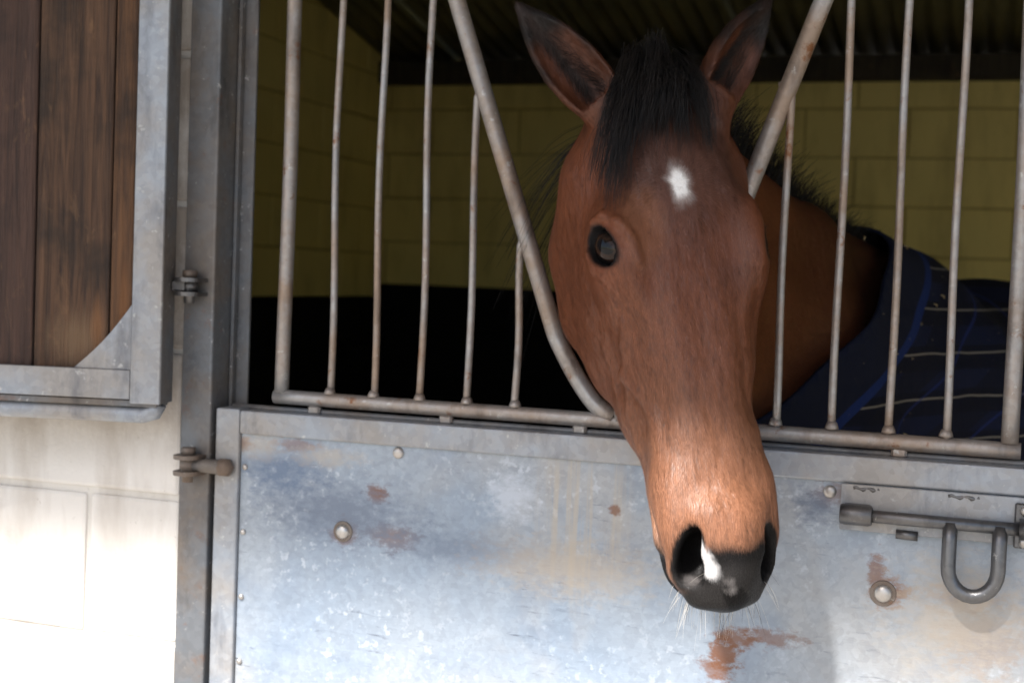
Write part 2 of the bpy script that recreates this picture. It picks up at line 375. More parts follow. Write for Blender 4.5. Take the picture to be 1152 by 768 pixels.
def hinge_lugs(parent, x, y, z, mat, w=.032, d=.030, gap=.020, name='hinge'):
    """two plates with a pin between them, standing off the post"""
    for dz in (-gap/2, gap/2):
        bm = bmesh.new(); n = 12
        prof = [(-w/2, 0), (w/2, 0)]+[(w/2*math.cos(a), -d+w*.25-w/2*math.sin(a)*.9) for a in [math.pi*k/n for k in range(n+1)]]
        lo = [bm.verts.new((px, py, -.003)) for px, py in prof]; hi = [bm.verts.new((px, py, .003)) for px, py in prof]
        bm.faces.new(lo[::-1]); bm.faces.new(hi)
        for k in range(len(prof)): bm.faces.new((lo[k], lo[(k+1) % len(prof)], hi[(k+1) % len(prof)], hi[k]))
        o = link(name, bm_mesh(bm, name), mat, parent); o.location = (x, y, z+dz)
    p = tube(name+'_pin', [(x, y-d*.55, z-gap/2-.014), (x, y-d*.55, z+gap/2+.008)], .0085, mat, parent, 12)
    nb = tube(name+'_nut', [(x, y-d*.55, z+gap/2+.004), (x, y-d*.55, z+gap/2+.014)], .011, M['rusty'], parent, 6)
hinge_lugs(df, -.6490, -.014, 1.466, M['bolt_steel'], .040, .034, .021)
hinge_lugs(df, -.6440, -.014, 1.200, M['rusty'], .040, .032, .024)

# ------------------------------------------------------------------ lower stable door
dr = thing('stable_door', 'lower stable door of galvanised sheet with V shaped bar grille and sliding bolt', 'door', (0, 0, .08))
def dz(z): return z-.08
DX = .6105
box('sheet_panel', (-.5695, -.0045, dz(.13)), (.5695, -.0005, dz(1.2505)), M['sheet'], dr, 0)
# angle-iron frame: flanges in front of the sheet edge
box('top_rail', (-.5700, -.012, dz(1.2500)), (.5700, .034, dz(1.2850)), M['galv'], dr, .003, 2)
box('bottom_rail', (-.5700, -.012, dz(.085)), (.5700, .034, dz(.1305)), M['galv'], dr, .003, 2)
for s in (-1, 1):
    a, b = sorted((s*DX, s*.5705)); box('stile', (a, -.0118, dz(.085)), (b, .034, dz(1.2865)), M['galv'], dr, .003, 2)
tube('gate_lip', bar_pts((-.60, .020, dz(1.2875)), (.60, .020, dz(1.2875)), 20, .0006), .0045, M['galv_dark'], dr, 8)
for k in range(11):
    bolt_head('rivet', (-.5625, -.0045, dz(1.21-.098*k-.01)), .0046, .004, M['chrome'], dr)
    bolt_head('rivet', (.5505, -.0045, dz(1.21-.098*k+.015)), .0046, .004, M['chrome'], dr)
for (x, z, r) in ((-.314, 1.240, .0085), (.297, 1.236, .0085)):
    b = bolt_head('bolt_head', (x, -.0045, dz(z)), r, .006, M['chrome'], dr, 16)
for (x, z, r) in ((-.398, 1.118, .0105), (.370, 1.110, .0115)):
    b = bolt_head('bolt_head', (x, -.0045, dz(z)), r, .0075, M['chrome'], dr, 16)
    bm = bmesh.new(); bmesh.ops.create_cone(bm, segments=18, radius1=r*1.5, radius2=r*1.42, depth=.002, cap_ends=True, matrix=Matrix.Rotation(math.pi/2, 4, 'X'))
    wsh = link('washer', bm_mesh(bm, 'washer'), M['rusty'], b); wsh.location = (0, -.0006, 0)
# hinge eye on the door
tube('hinge_eye', [(-.6440, -.032, dz(1.189)), (-.6440, -.032, dz(1.211))], .0125, M['rusty'], dr, 14)
tube('hinge_arm', [(-.6350, -.031, dz(1.200)), (-.615, -.029, dz(1.200)), (-.596, -.0215, dz(1.199)), (-.580, -.0145, dz(1.199))], [.0085, .0105, .0115, .0105], M['galv_dark'], dr, 10)
hn = bolt_head('hinge_nut', (-.588, -.018, dz(1.199)), .0145, .016, M['rusty'], dr, 6)
# --- grille
gy = .016
gr = tube('grille', bar_pts((-.527, gy, dz(1.3070)), (.527, gy, dz(1.3035)), 24, .0008, 1.0), .0108, M['pipe'], dr, 16)
for s in (-1, 1):
    tube('upright', bar_pts((s*.515, gy, dz(1.313)), (s*.513, gy, dz(2.05)), 12, .0010), .0108, M['pipe'], gr, 18)
for x in (-.46, -.05, .38, .30-.55):
    box('weld_lug', (x-.010, gy-.006, dz(1.2840)), (x+.010, gy+.006, dz(1.2975)), M['pipe'], gr, .003)
def vx(z):     # half width of the V at height z
    if z > 1.42: return .0935+(z-1.42)*.354
    q = max(0.0, (z-1.317)/(1.42-1.317)); return .018+.0755*q**.72
for s in (-1, 1):
    zs = [2.05-(2.05-1.45)*i/10 for i in range(10)]+[1.45-(1.45-1.317)*i/12 for i in range(13)]
    tube('v_pipe', [(s*vx(z)+.002, gy+.001, dz(z)) for z in zs]+[(s*.002, gy+.001, dz(1.311))], .0125, M['pipe'], gr, 18)
tops = {.437: 2.05, .366: 2.05, .293: 2.05, .220: None, .147: None}
for s in (-1, 1):
    for i, (x, zt) in enumerate(tops.items()):
        xx = x-.0008*random.random()
        r = .0053
        if zt:
            pts = bar_pts((s*xx, gy, dz(1.312)), (s*xx, gy, dz(zt)), 16, .0022 if s < 0 else .0012)
        else:
            zt = 1.42+(x-.0935)/.354-.016
            pts = bar_pts((s*xx, gy, dz(1.312)), (s*xx, gy, dz(zt-.012)), 12, .0014)+[(s*(xx-.0015), gy, dz(zt-.003)), (s*(xx-.008), gy, dz(zt+.003)), (s*(xx-.016), gy, dz(zt+.002))]
        tube('bar', pts, r, M['pipe'], gr, 12)
        tube('weld', [(s*xx, gy, dz(1.3155)), (s*xx, gy, dz(1.3200)), (s*xx, gy, dz(1.3250))], [.0095, .0082, .0060], M['pipe'], gr, 10)
tube('top_bar', bar_pts((-.52, gy, dz(2.055)), (.52, gy, dz(2.055)), 10, .0005), .0118, M['pipe'], gr, 14)
# --- sliding bolt on its plate
bp = box('bolt_plate', (.312, -.0165, dz(1.190)), (.566, -.0121, dz(1.2495)), M['galv'], dr, .001)
BZ = 1.2125
sb = tube('sliding_bolt', [(.316, -.0305, dz(BZ)), (.40, -.0305, dz(BZ-.0004)), (.5660, -.0305, dz(BZ-.001))], .0082, M['bolt_steel'], dr, 16)
tube('collar', [(.3135, -.0305, dz(BZ)), (.3150, -.0305, dz(BZ)), (.3520, -.0305, dz(BZ)), (.3535, -.0305, dz(BZ))], [.0115, .0128, .0128, .0115], M['bolt_steel'], dr, 18)
box('collar_foot', (.3165, -.0300, dz(BZ-.014)), (.351, -.0162, dz(BZ+.0125)), M['bolt_steel'], dr, .002)
hx0, hx1, hb = .4490, .5080, 1.125
pts = [(hx0, -.0315, dz(BZ)), (hx0, -.036, dz(BZ-.02))]
for k in range(13):
    a = math.pi*k/12; pts.append(((hx0+hx1)/2-(hx1-hx0)/2*math.cos(a), -.041, dz(hb+.034-.034*math.sin(a))))
pts += [(hx1, -.036, dz(BZ-.02)), (hx1, -.0315, dz(BZ))]
tube('handle', pts, .0092, M['bolt_steel'], sb, 14)
kp = box('keeper', (.5240, -.0225, dz(1.187)), (.5660, -.0168, dz(1.243)), M['bolt_steel'], dr, .002)
tube('keeper_loop', [(.5300, -.0305, dz(BZ)), (.5580, -.0305, dz(BZ))], .0125, M['bolt_steel'], dr, 16)
for z in (1.195, 1.234): bolt_head('keeper_bolt', (.5370, -.0225, dz(z)), .0072, .006, M['chrome'], kp, 10).location = (-.008, -.0029, z-1.215)
for (x0, x1, z) in ((.327, .360, 1.2445), (.444, .482, 1.2440)):
    pts = [(x0+(x1-x0)*i/8, -.0150+.001*math.sin(i*2), dz(z+.0014*math.sin(i*1.7))) for i in range(9)]
    tube('weld_bead', pts, [.0026+.0009*math.sin(i*2.3) for i in range(9)], M['bolt_steel'], dr, 8)
tube('plate_stub', [(.383, -.0170, dz(1.1905)), (.410, -.0170, dz(1.1897))], [.0062, .0062], M['bolt_steel'], dr, 10)

# ------------------------------------------------------------------ upper door leaf, folded back against the wall
LA = R(13)
lf = thing('top_door_leaf', 'wooden plank upper door leaf in a steel frame folded back against the white wall', 'door', (-.676, -.030, 1.262), (0, 0, LA))
# leaf space: -x runs away from the hinge, -y is the face, z up from its bottom edge
HT = .90
box('frame_stile', (-.046, -.052, .030), (-.0005, -.046, HT), M['galv'], lf, .0012)
box('stile_web', (-.0062, -.0456, .030), (-.0006, .004, HT), M['galv_dark'], lf, .001)
box('frame_rail', (-1.10, -.0516, .0360), (-.0465, -.0462, .0790), M['galv'], lf, .001)
bm = bmesh.new()
tube_bm(bm, [(-1.10, -.030, .012), (-.030, -.030, .0125), (-.016, -.030, .017), (-.010, -.030, .030)], .0130, 12)
link('bottom_tube', bm_mesh(bm, 'bottom_tube'), M['galv'], lf)
box('rail_web', (-1.10, -.0456, .0250), (-.0065, .002, .0345), M['galv_dark'], lf, .001)
box('frame_stile', (-1.10, -.052, .080), (-1.055, -.046, HT), M['galv'], lf, .0012)
box('frame_rail', (-1.054, -.052, HT-.045), (-.047, -.046, HT-.001), M['galv'], lf, .0012)
xs = [-.0475, -.084, -.200, -.33, -.47, -.61, -.75, -.89, -1.05]
for i, (a, b) in enumerate(zip(xs, xs[1:])):
    mat = (M['wood_c'], M['wood_b'], M['wood_a'])[min(i, 2)]
    pl = box('plank', (b+.0012, -.0435+.0012*(i % 2), .0352), (a-.0012, -.016, HT-.002), mat, lf, .003, 2)
bm = bmesh.new()
tri = [(-.047, .0795), (-.133, .0795)]+[(-.133+.086*q+.003*math.sin(math.pi*q), .0795+.0955*q-.004*math.sin(math.pi*q)) for q in (.15, .3, .45, .6, .75, .9)]+[(-.047, .175)]
lo = [bm.verts.new((x, -.0442, z)) for x, z in tri]; hi = [bm.verts.new((x, -.0484, z)) for x, z in tri]
bm.faces.new(lo); bm.faces.new(hi[::-1])
for k in range(len(tri)): bm.faces.new((lo[k], lo[(k+1) % len(tri)], hi[(k+1) % len(tri)], hi[k]))
link('corner_gusset', bm_mesh(bm, 'corner_gusset'), M['galv'], lf)
tube('hinge_eye', [(.026, -.006, .196), (.026, -.006, .214)], .0115, M['bolt_steel'], lf, 12)
box('hinge_arm', (-.0004, -.016, .197), (.022, -.004, .213), M['bolt_steel'], lf, .002)

# ================================================================== the horse
# a distance field on a graded grid (fine round the head, coarse over the trunk), skinned in one continuous mesh
HO = np.array([.083, -.130, 1.744])                 # poll
def head_frame(yaw, pitch, roll):
    a, tt, r = R(yaw), R(pitch), R(roll); z = np.array([0, 0, 1.])
    fx = np.array([math.sin(a), -math.cos(a), 0])
    eu = fx*math.sin(tt)-z*math.cos(tt); ev = fx*math.cos(tt)+z*math.sin(tt); ew = np.array([math.cos(a), math.sin(a), 0])
    return eu*math.cos(r)+ew*math.sin(r), ev, ew*math.cos(r)-eu*math.sin(r)
EU, EV, EW = head_frame(25, 19.5, 6.3)
HM = np.stack([EU, EV, EW])                          # rows: local axes in world
def loc2w(p): return HO+np.asarray(p, float)@HM
def w2loc(p): return (np.asarray(p, float)-HO)@HM.T
def graded(lo, f0, f1, hi, fine, coarse):
    a = [f0]; s = fine
    while a[-1] > lo: s = min(s*1.18, coarse); a.append(a[-1]-s)
    c = list(np.arange(f0+fine, f1, fine)); b = [f1]; s = fine
    while b[-1] < hi: s = min(s*1.18, coarse); b.append(b[-1]+s)
    return np.array(a[::-1]+c+b, np.float32)
FINE = .0036
class Field:
    def __init__(s, X, Y, Z):
        s.ax = (X, Y, Z); s.F = np.full((len(X), len(Y), len(Z)), .5, np.float32)
    def sub(s, lo, hi, m):
        sl = []
        for a, l, h in zip(s.ax, lo, hi): sl.append(slice(max(0, np.searchsorted(a, l-m)-1), np.searchsorted(a, h+m)+1))
        P = [a[q].reshape([-1 if i == j else 1 for j in range(3)]) for i, (a, q) in enumerate(zip(s.ax, sl))]
        return tuple(sl), P
    def op(s, mode, k, lo, hi, fn, m=None):
        sl, P = s.sub(lo, hi, (k*1.2+.02) if m is None else m); d = fn(*P); f = s.F[sl]
        h = np.maximum(k-np.abs(f-(d if mode == 'add' else -d)), 0)/k
        s.F[sl] = (np.minimum(f, d)-h*h*k*.25) if mode == 'add' else (np.maximum(f, -d)+h*h*k*.25)
    def cone(s, a, b, r0, r1, k=.03, mode='add'):
        a = np.asarray(a, float); b = np.asarray(b, float); ba = b-a; q = max(ba@ba, 1e-9); r = max(r0, r1)
        def fn(x, y, z):
            px, py, pz = x-a[0], y-a[1], z-a[2]
            t = np.clip((px*ba[0]+py*ba[1]+pz*ba[2])/q, 0, 1)
            return np.sqrt((px-t*ba[0])**2+(py-t*ba[1])**2+(pz-t*ba[2])**2)-(r0+(r1-r0)*t)
        s.op(mode, k, np.minimum(a, b)-r, np.maximum(a, b)+r, fn)
    def chain(s, pts, k=.03):
        for (a, ra), (b, rb) in zip(pts, pts[1:]): s.cone(a, b, ra, rb, k)
    def ell(s, c, rad, k=.03, mode='add', axes=None):
        c = np.asarray(c, float); A = HM if axes is None else np.asarray(axes, float); rad = np.asarray(rad, float)
        ext = np.sqrt(((A*rad[:, None])**2).sum(0))
        def fn(x, y, z):
            px, py, pz = x-c[0], y-c[1], z-c[2]
            l = [A[i, 0]*px+A[i, 1]*py+A[i, 2]*pz for i in range(3)]
            k0 = np.sqrt(sum((l[i]/rad[i])**2 for i in range(3))); k1 = np.sqrt(sum((l[i]/rad[i]**2)**2 for i in range(3)))
            return k0*(k0-1)/np.maximum(k1, 1e-6)
        s.op(mode, k, c-ext, c+ext, fn)
    def sample(s, P):
        P = np.asarray(P, np.float32); ii = []; tt = []
        for j in range(3):
            a = s.ax[j]; i = np.clip(np.searchsorted(a, P[:, j])-1, 0, len(a)-2); ii.append(i); tt.append(np.clip((P[:, j]-a[i])/(a[i+1]-a[i]), 0, 1))
        o = 0
        for dx in (0, 1):
            for dy in (0, 1):
                for dz_ in (0, 1):
                    o = o+s.F[ii[0]+dx, ii[1]+dy, ii[2]+dz_]*(tt[0] if dx else 1-tt[0])*(tt[1] if dy else 1-tt[1])*(tt[2] if dz_ else 1-tt[2])
        return o
    def grad(s, P, e=.004):
        g = np.stack([s.sample(P+np.eye(3)[j]*e)-s.sample(P-np.eye(3)[j]*e) for j in range(3)], 1)
        return g/np.maximum(np.linalg.norm(g, axis=1, keepdims=True), 1e-9)
    def mesh(s, iso=0.0):
        F = s.F-iso; S = F < 0; nx, ny, nz = F.shape
        cnt = np.zeros((nx-1, ny-1, nz-1), np.int8)
        for dx in (0, 1):
            for dy in (0, 1):
                for d3 in (0, 1): cnt += S[dx:nx-1+dx, dy:ny-1+dy, d3:nz-1+d3]
        act = np.argwhere((cnt > 0) & (cnt < 8)); idx = np.full(cnt.shape, -1, np.int32); idx[tuple(act.T)] = np.arange(len(act))
        acc = np.zeros((len(act), 3)); num = np.zeros(len(act)); cor = [(a, b, c) for a in (0, 1) for b in (0, 1) for c in (0, 1)]
        val = {c: F[act[:, 0]+c[0], act[:, 1]+c[1], act[:, 2]+c[2]] for c in cor}
        pos = {c: np.stack([s.ax[j][act[:, j]+c[j]] for j in range(3)], 1) for c in cor}
        for c0 in cor:
            for j in range(3):
                if c0[j]: continue
                c1 = tuple(1 if i == j else c0[i] for i in range(3)); a, b = val[c0], val[c1]; m = (a < 0) != (b < 0)
                t_ = np.where(m, a/np.where(m, a-b, 1), 0)[:, None]
                acc += np.where(m[:, None], pos[c0]+(pos[c1]-pos[c0])*t_, 0); num += m
        V = acc/num[:, None]; Q = []
        for j in range(3):
            a_, b_ = [(1, 2), (2, 0), (0, 1)][j]
            s0 = [slice(1, -1)]*3; s1 = [slice(1, -1)]*3; s0[j] = slice(0, -1); s1[j] = slice(1, None)
            A = S[tuple(s0)]; B = S[tuple(s1)]; e = np.argwhere(A != B); flip = A[tuple(e.T)]
            e = e.copy(); o = [1, 1, 1]; o[j] = 0; e += o
            def g(da, db):
                q = e.copy(); q[:, a_] += da; q[:, b_] += db; return idx[q[:, 0], q[:, 1], q[:, 2]]
            q = np.stack([g(-1, -1), g(0, -1), g(0, 0), g(-1, 0)], 1); q[~flip] = q[~flip][:, ::-1]; Q.append(q)
        Q = np.concatenate(Q); return V, Q[(Q >= 0).all(1)]

def mesh_np(name, V, Q, smooth=True):
    me = bpy.data.meshes.new(name); me.vertices.add(len(V)); me.vertices.foreach_set('co', np.asarray(V, np.float32).ravel())
    n = Q.shape[1]; me.loops.add(Q.size); me.loops.foreach_set('vertex_index', Q.astype(np.int32).ravel())
    me.polygons.add(len(Q)); me.polygons.foreach_set('loop_start', np.arange(0, Q.size, n, dtype=np.int32))
    me.update(calc_edges=True); me.validate()
    if smooth: me.shade_smooth()
    return me
def smooth_table(us, vs, n=240):
    uu = np.linspace(us[0], us[-1], n); y = np.interp(uu, us, vs); kx = np.exp(-.5*(np.arange(-12, 13)/5.)**2); kx /= kx.sum()
    yp = np.concatenate([2*y[0]-y[12:0:-1], y, 2*y[-1]-y[-2:-14:-1]]); return uu, np.convolve(yp, kx, 'valid')

fld = Field(graded(-.55, -.215, .375, 1.15, FINE, .02), graded(-.52, -.475, .185, 3.0, FINE, .02), graded(-.02, 1.055, 1.925, 1.98, FINE, .02))
# ---- trunk, neck and legs (world space)
def body_prims(f):
    f.chain([(loc2w((.015, -.075, 0)), .058), ((.035, .09, 1.690), .060), ((.155, .56, 1.565), .066), ((.285, 1.12, 1.455), .10)], .06)         # crest
    f.chain([(loc2w((.060, -.115, 0)), .078), ((.030, .10, 1.56), .084), ((.135, .55, 1.40), .125), ((.27, 1.05, 1.26), .22)], .09)                # neck middle
    f.chain([(loc2w((.115, -.165, 0)), .070), ((.030, .14, 1.415), .088), ((.12, .56, 1.20), .15), ((.22, .88, 1.03), .22)], .09)                  # throat
    f.chain([((.29, 1.18, 1.20), .27), ((.45, 1.70, 1.14), .335), ((.62, 2.25, 1.18), .31), ((.68, 2.45, 1.22), .25)], .12)                        # barrel
    for dx, dy in ((-.17, -.02), (.17, .06)):
        x, y = .25+dx, .98+dy
        f.chain([((x, y, 1.0), .13), ((x, y-.02, .72), .075), ((x, y-.02, .48), .050), ((x, y, .20), .034), ((x, y-.03, .09), .042), ((x, y-.05, .03), .052)], .05)
        x, y = .67+dx, 2.45+dy
        f.chain([((x, y, 1.05), .20), ((x, y-.06, .80), .12), ((x, y+.10, .52), .056), ((x, y+.07, .22), .038), ((x, y+.03, .10), .044), ((x, y+.01, .03), .052)], .06)
body_prims(fld)
# ---- skull and nose: lofted sections down the face
us = [-.045, -.01, .05, .11, .17, .215, .26, .32, .39, .46, .522, .5654, .6036, .6286]
T_ = {'top': [-.060, -.022, .001, .013, .014, .010, .005, -.003, -.009, -.011, -.010, -.013, -.030, -.056],
      'hw':  [.045, .062, .078, .090, .094, .089, .077, .063, .0560, .0545, .0545, .0540, .0460, .032],
      'dep': [.085, .125, .165, .180, .175, .165, .150, .132, .115, .103, .096, .092, .078, .040]}
TAB = {k: smooth_table(us, v) for k, v in T_.items()}
def skull(x, y, z):
    px, py, pz = x-HO[0], y-HO[1], z-HO[2]
    u, v, w_ = (EU[0]*px+EU[1]*py+EU[2]*pz, EV[0]*px+EV[1]*py+EV[2]*pz, EW[0]*px+EW[1]*py+EW[2]*pz)
    uc = np.clip(u, us[0], us[-1]); tp, hw, dp = (np.interp(uc, *TAB[k]).astype(np.float32) for k in ('top', 'hw', 'dep'))
    a = dp/2; vc = tp-a; q = (v-vc)/a
    hw = hw*(1-.13*np.clip(q, -1, 1.)*np.clip((uc-.22)/.1, 0, 1))
    n = (2.35+.75*np.clip((uc-.20)/.08, 0, 1)*np.clip((.50-uc)/.06, 0, 1)).astype(np.float32); e = (np.abs(w_/hw)**n+np.abs(q)**n)**(1/n); d = (e-1)*np.minimum(a, hw)
    du = np.abs(u-uc); return np.where(du > 0, np.sqrt(np.maximum(d, 0)**2+du**2), d)
cs = np.array([loc2w((u, v, s)) for u in (us[0], us[-1]) for v in (.03, -.2) for s in (-.11, .11)])
fld.op('add', .05, cs.min(0), cs.max(0), skull, .03)
L = loc2w
for s in (-1, 1):
    # mandible, cheek, crest, orbit
    fld.chain([(L((.075, -.120, s*.076)), .043), (L((.145, -.205, s*.080)), .042), (L((.225, -.228, s*.074)), .038), (L((.310, -.195, s*.056)), .032),
               (L((.390, -.140, s*.038)), .027), (L((.480, -.112, s*.026)), .022), (L((.555, -.100, s*.010)), .022)], .045)
    fld.ell(L((.190, -.145, s*.074)), (.120, .095, .046), .04)
    fld.ell(L((.305, -.095, s*.050)), (.090, .060, .020), .05)
    fld.cone(L((.235, -.056, s*.082)), L((.345, -.066, s*.058)), .011, .008, .034)
    fld.ell(L((.206, -.020, s*.083)), (.050, .030, .015), .045)                         # brow
    pass
def surf(p):
    P0 = L(p)
    for _ in range(8): P0 = P0-fld.grad(P0[None])[0]*fld.sample(P0[None])[0]
    return P0
for s in (-1,):                                                   # veins and tendons under the thin skin
    for vp in (((.290, -.040, .08), (.315, -.055, .08), (.345, -.075, .07), (.385, -.095, .07), (.43, -.105, .06)), ((.345, -.075, .07), (.375, -.060, .07), (.41, -.045, .07), (.455, -.040, .06)), ((.300, -.110, .09), (.345, -.120, .08), (.40, -.112, .07))):
        q_ = [surf((a, b, s*c)) for a, b, c in vp]
        for a, b in zip(q_, q_[1:]): fld.cone(a, b, .0016, .0014, .014)
EYE = {}
for s in (-1, 1):
    ec = np.array((.200, -.0345 if s < 0 else -.046, s*.0745)); n_ = np.array((.04, .58, s*.81)); n_ /= np.linalg.norm(n_)
    la = np.array((.74, .52, -s*.48)); la -= n_*(la@n_); la /= np.linalg.norm(la); sa = np.cross(n_, la)
    EYE[s] = (ec, n_, la, sa); ER = .0235
    Aw = np.stack([la, sa, n_])@HM
    fld.ell(L(ec), (.0400, .0345, .0325), .024, axes=Aw)                                # lids over the ball
    cu = ec+n_*.004-la*.004
    fld.ell(L(cu-sa*s*.0180*(1 if s < 0 else 1)), (.033, .007, .030), .010, axes=Aw) if False else None
    up = -sa if sa[0] > 0 else sa                                                       # towards the poll
    EYE[s] = (ec, n_, la, up)
    pc = ec+n_*.0235+up*.0225
    fld.cone(L(pc-la*.021-n_*.004-up*.004), L(pc+la*.012+up*.001), .0050, .0056, .012)     # heavy upper lid
    fld.cone(L(pc+la*.012+up*.001), L(ec+n_*.016+la*.030-up*.002), .0056, .0035, .012)
    ridge = [ec+n_*.022-la*.034+up*.014, ec+n_*.0285-la*.020+up*.030, ec+n_*.0310+la*.004+up*.0335, ec+n_*.0265+la*.026+up*.026, ec+n_*.019+la*.044+up*.008]
    rp = [surf(q_) for q_ in ridge]
    for a, b in zip(rp, rp[1:]) if s < 0 else (): fld.cone(a, b, .0036, .0036, .010)
    gp = [surf(q_) for q_ in (ec+n_*.03-la*.030+up*.0170, ec+n_*.03-la*.018+up*.0245, ec+n_*.03-la*.002+up*.0275, ec+n_*.03+la*.014+up*.0255, ec+n_*.03+la*.027+up*.0180)]
    for a, b in zip(gp, gp[1:]) if s < 0 else (): fld.cone(a, b, .0024, .0024, .006, 'sub')
    fp = [surf(q_) for q_ in (ec+n_*.03-la*.026-up*.025, ec+n_*.03-up*.0320, ec+n_*.03+la*.024-up*.0280)]
    for a, b in zip(fp, fp[1:]) if s < 0 else (): fld.cone(a, b, .0030, .0030, .010)
    fld.ell(L(ec+n_*.0285), (.0340, .0210, .0185), .0045, 'sub', axes=Aw)                  # opening
    fld.ell(L(ec+n_*.0220+la*.027-up*.004), (.0085, .0050, .0100), .004, 'sub', axes=Aw)   # inner corner
MS = 1.09
TW = R(9)
def twist(p, sign=1):
    p = np.array(p, float); q = p if p.ndim == 2 else p[None]; t_ = np.clip((q[:, 0]-.44)/.10, 0, 1); a = sign*TW*t_*t_*(3-2*t_); v = q[:, 1]+.06; w = q[:, 2].copy()
    q[:, 1] = -.06+v*np.cos(a)-w*np.sin(a); q[:, 2] = v*np.sin(a)+w*np.cos(a); return q if p.ndim == 2 else q[0]
def LM(p): return L(twist((.5+(p[0]-.5)*MS if p[0] > .5 else p[0], p[1], p[2])))
# ---- muzzle
fld.ell(LM((.545, -.026, 0)), (.040, .027, .033), .022)
fld.ell(LM((.594, -.060, 0)), (.040, .042, .034), .035)
for s in (-1, 1):
    fld.chain([(LM((.445, -.056, s*.044)), .012), (LM((.500, -.056, s*.0475)), .0135), (LM((.535, -.055, s*.0510)), .0145)], .045)
    fld.chain([(LM((.525, -.052, s*.0500)), .0120), (LM((.555, -.056, s*.0535)), .0125), (LM((.585, -.064, s*.0490)), .0125), (LM((.606, -.070, s*.031)), .014)], .020)   # outer wing of the nostril
    fld.cone(LM((.533, -.026, s*.026)), LM((.566, -.032, s*.026)), .014, .012, .022)       # inner wing
    A_ = np.array((.82, -.50, s*.22)); A_ /= np.linalg.norm(A_); N_ = np.array((.30, .62, s*.72)); N_ -= A_*(N_@A_); N_ /= np.linalg.norm(N_); B_ = np.cross(N_, A_)
    Aw = np.stack([A_, B_, N_])@HM
    fld.ell(LM((.570, -.043, s*.0435)), (.0340, .0118, .030), .010, 'sub', axes=Aw)
    fld.ell(LM((.584, -.053, s*.0385)), (.0195, .0150, .024), .010, 'sub', axes=Aw)
    fld.ell(LM((.563, -.060, s*.031)), (.020, .014, .022), .010, 'sub', axes=Aw)
pass                            # groove of the upper lip
# lower lip and chin
fld.ell(LM((.568, -.118, 0)), (.052, .023, .050), .016)
for s in (-1, 1): fld.cone(LM((.500, -.100, s*.042)), LM((.545, -.104, s*.046)), .015, .014, .025)
fld.ell(LM((.525, -.125, 0)), (.030, .018, .022), .03)
for s in (-1, 1):
    fld.cone(LM((.505, -.090, s*.062)), LM((.580, -.094, s*.054)), .0045, .0050, .008, 'sub')
    fld.cone(LM((.580, -.094, s*.054)), LM((.628, -.098, s*.012)), .0050, .0050, .008, 'sub')
fld.cone(LM((.625, -.098, -.012)), LM((.625, -.098, .012)), .0042, .0042, .010, 'sub')
# ---- ears: spindles hollowed from the front
EAR = {}
for s in (-1, 1):
    base = np.array((.015, -.030, s*.066)); tip = np.array((-.130, -.022, s*(.168 if s < 0 else .150)))
    ax = tip-base; ln = np.linalg.norm(ax); ax /= ln
    fr = np.array((.0, .93, s*.36)) if s < 0 else np.array((.0, .74, s*.67)); fr -= ax*(fr@ax); fr /= np.linalg.norm(fr); sd_ = np.cross(ax, fr)
    EAR[s] = (base, ax, ln, fr, sd_)
    prof = [(-.16, .030, .034), (.02, .031, .035), (.22, .0370, .0350), (.42, .0385, .032), (.62, .0325, .027), (.80, .0215, .018), (.94, .009, .009), (1.02, .003, .003)]
    tt, wt = smooth_table([p[0] for p in prof], [p[1] for p in prof], 200); _, dt = smooth_table([p[0] for p in prof], [p[2] for p in prof], 200)
    Wb, Wa, Wf, Ws = L(base), ax@HM, fr@HM, sd_@HM
    def ear_fn(off, shrink, t0, bend=.020):
        def fn(x, y, z):
            px, py, pz = x-Wb[0], y-Wb[1], z-Wb[2]
            t = (Wa[0]*px+Wa[1]*py+Wa[2]*pz)/ln; q = Wf[0]*px+Wf[1]*py+Wf[2]*pz; r = Ws[0]*px+Ws[1]*py+Ws[2]*pz
            q = q-bend*np.clip(t, 0, 1.1)**2-off
            tc = np.clip(t, t0, 1.0); a = np.interp(tc, tt, wt).astype(np.float32)*1.0-shrink; b = np.interp(tc, tt, dt).astype(np.float32)*.80-shrink
            a = np.maximum(a, .002); b = np.maximum(b, .002)
            e = np.sqrt((r/a)**2+(q/b)**2); d = (e-1)*np.minimum(a, b); du = np.abs(t-tc)*ln
            return np.where(du > 0, np.sqrt(np.maximum(d, 0)**2+du**2), d)
        return fn
    lo = np.minimum(Wb, Wb+Wa*ln)-.06; hi = np.maximum(Wb, Wb+Wa*ln)+.06
    sl, P = fld.sub(lo, hi, 0.0)
    outer = ear_fn(0, 0, -.15)(*P); inner = ear_fn(.0165, .0045, .10)(*P)
    shell = np.maximum(outer, -inner); f = fld.F[sl]; k = .022
    tcl = np.clip(((Wa[0]*(P[0]-Wb[0])+Wa[1]*(P[1]-Wb[1])+Wa[2]*(P[2]-Wb[2]))/ln), 0, 1)
    h = np.maximum(k-np.abs(f-shell), 0)/k; fld.F[sl] = np.minimum(f, shell)-h*h*k*.25*np.where(tcl > .45, 0, 1)

V, Q = fld.mesh()
# light Laplacian smoothing of the fine part
def laplace(V, Q, n, lam=.5):
    e = np.concatenate([Q[:, [0, 1]], Q[:, [1, 2]], Q[:, [2, 3]], Q[:, [3, 0]]]); V = V.copy()
    for _ in range(n):
        acc = np.zeros_like(V); cnt = np.zeros(len(V)); np.add.at(acc, e[:, 0], V[e[:, 1]]); np.add.at(acc, e[:, 1], V[e[:, 0]]); np.add.at(cnt, e[:, 0], 1); np.add.at(cnt, e[:, 1], 1)
        V = V+lam*(acc/np.maximum(cnt, 1)[:, None]-V)
    return V
V = laplace(V, Q, 2, .5)
NRM = fld.grad(V)

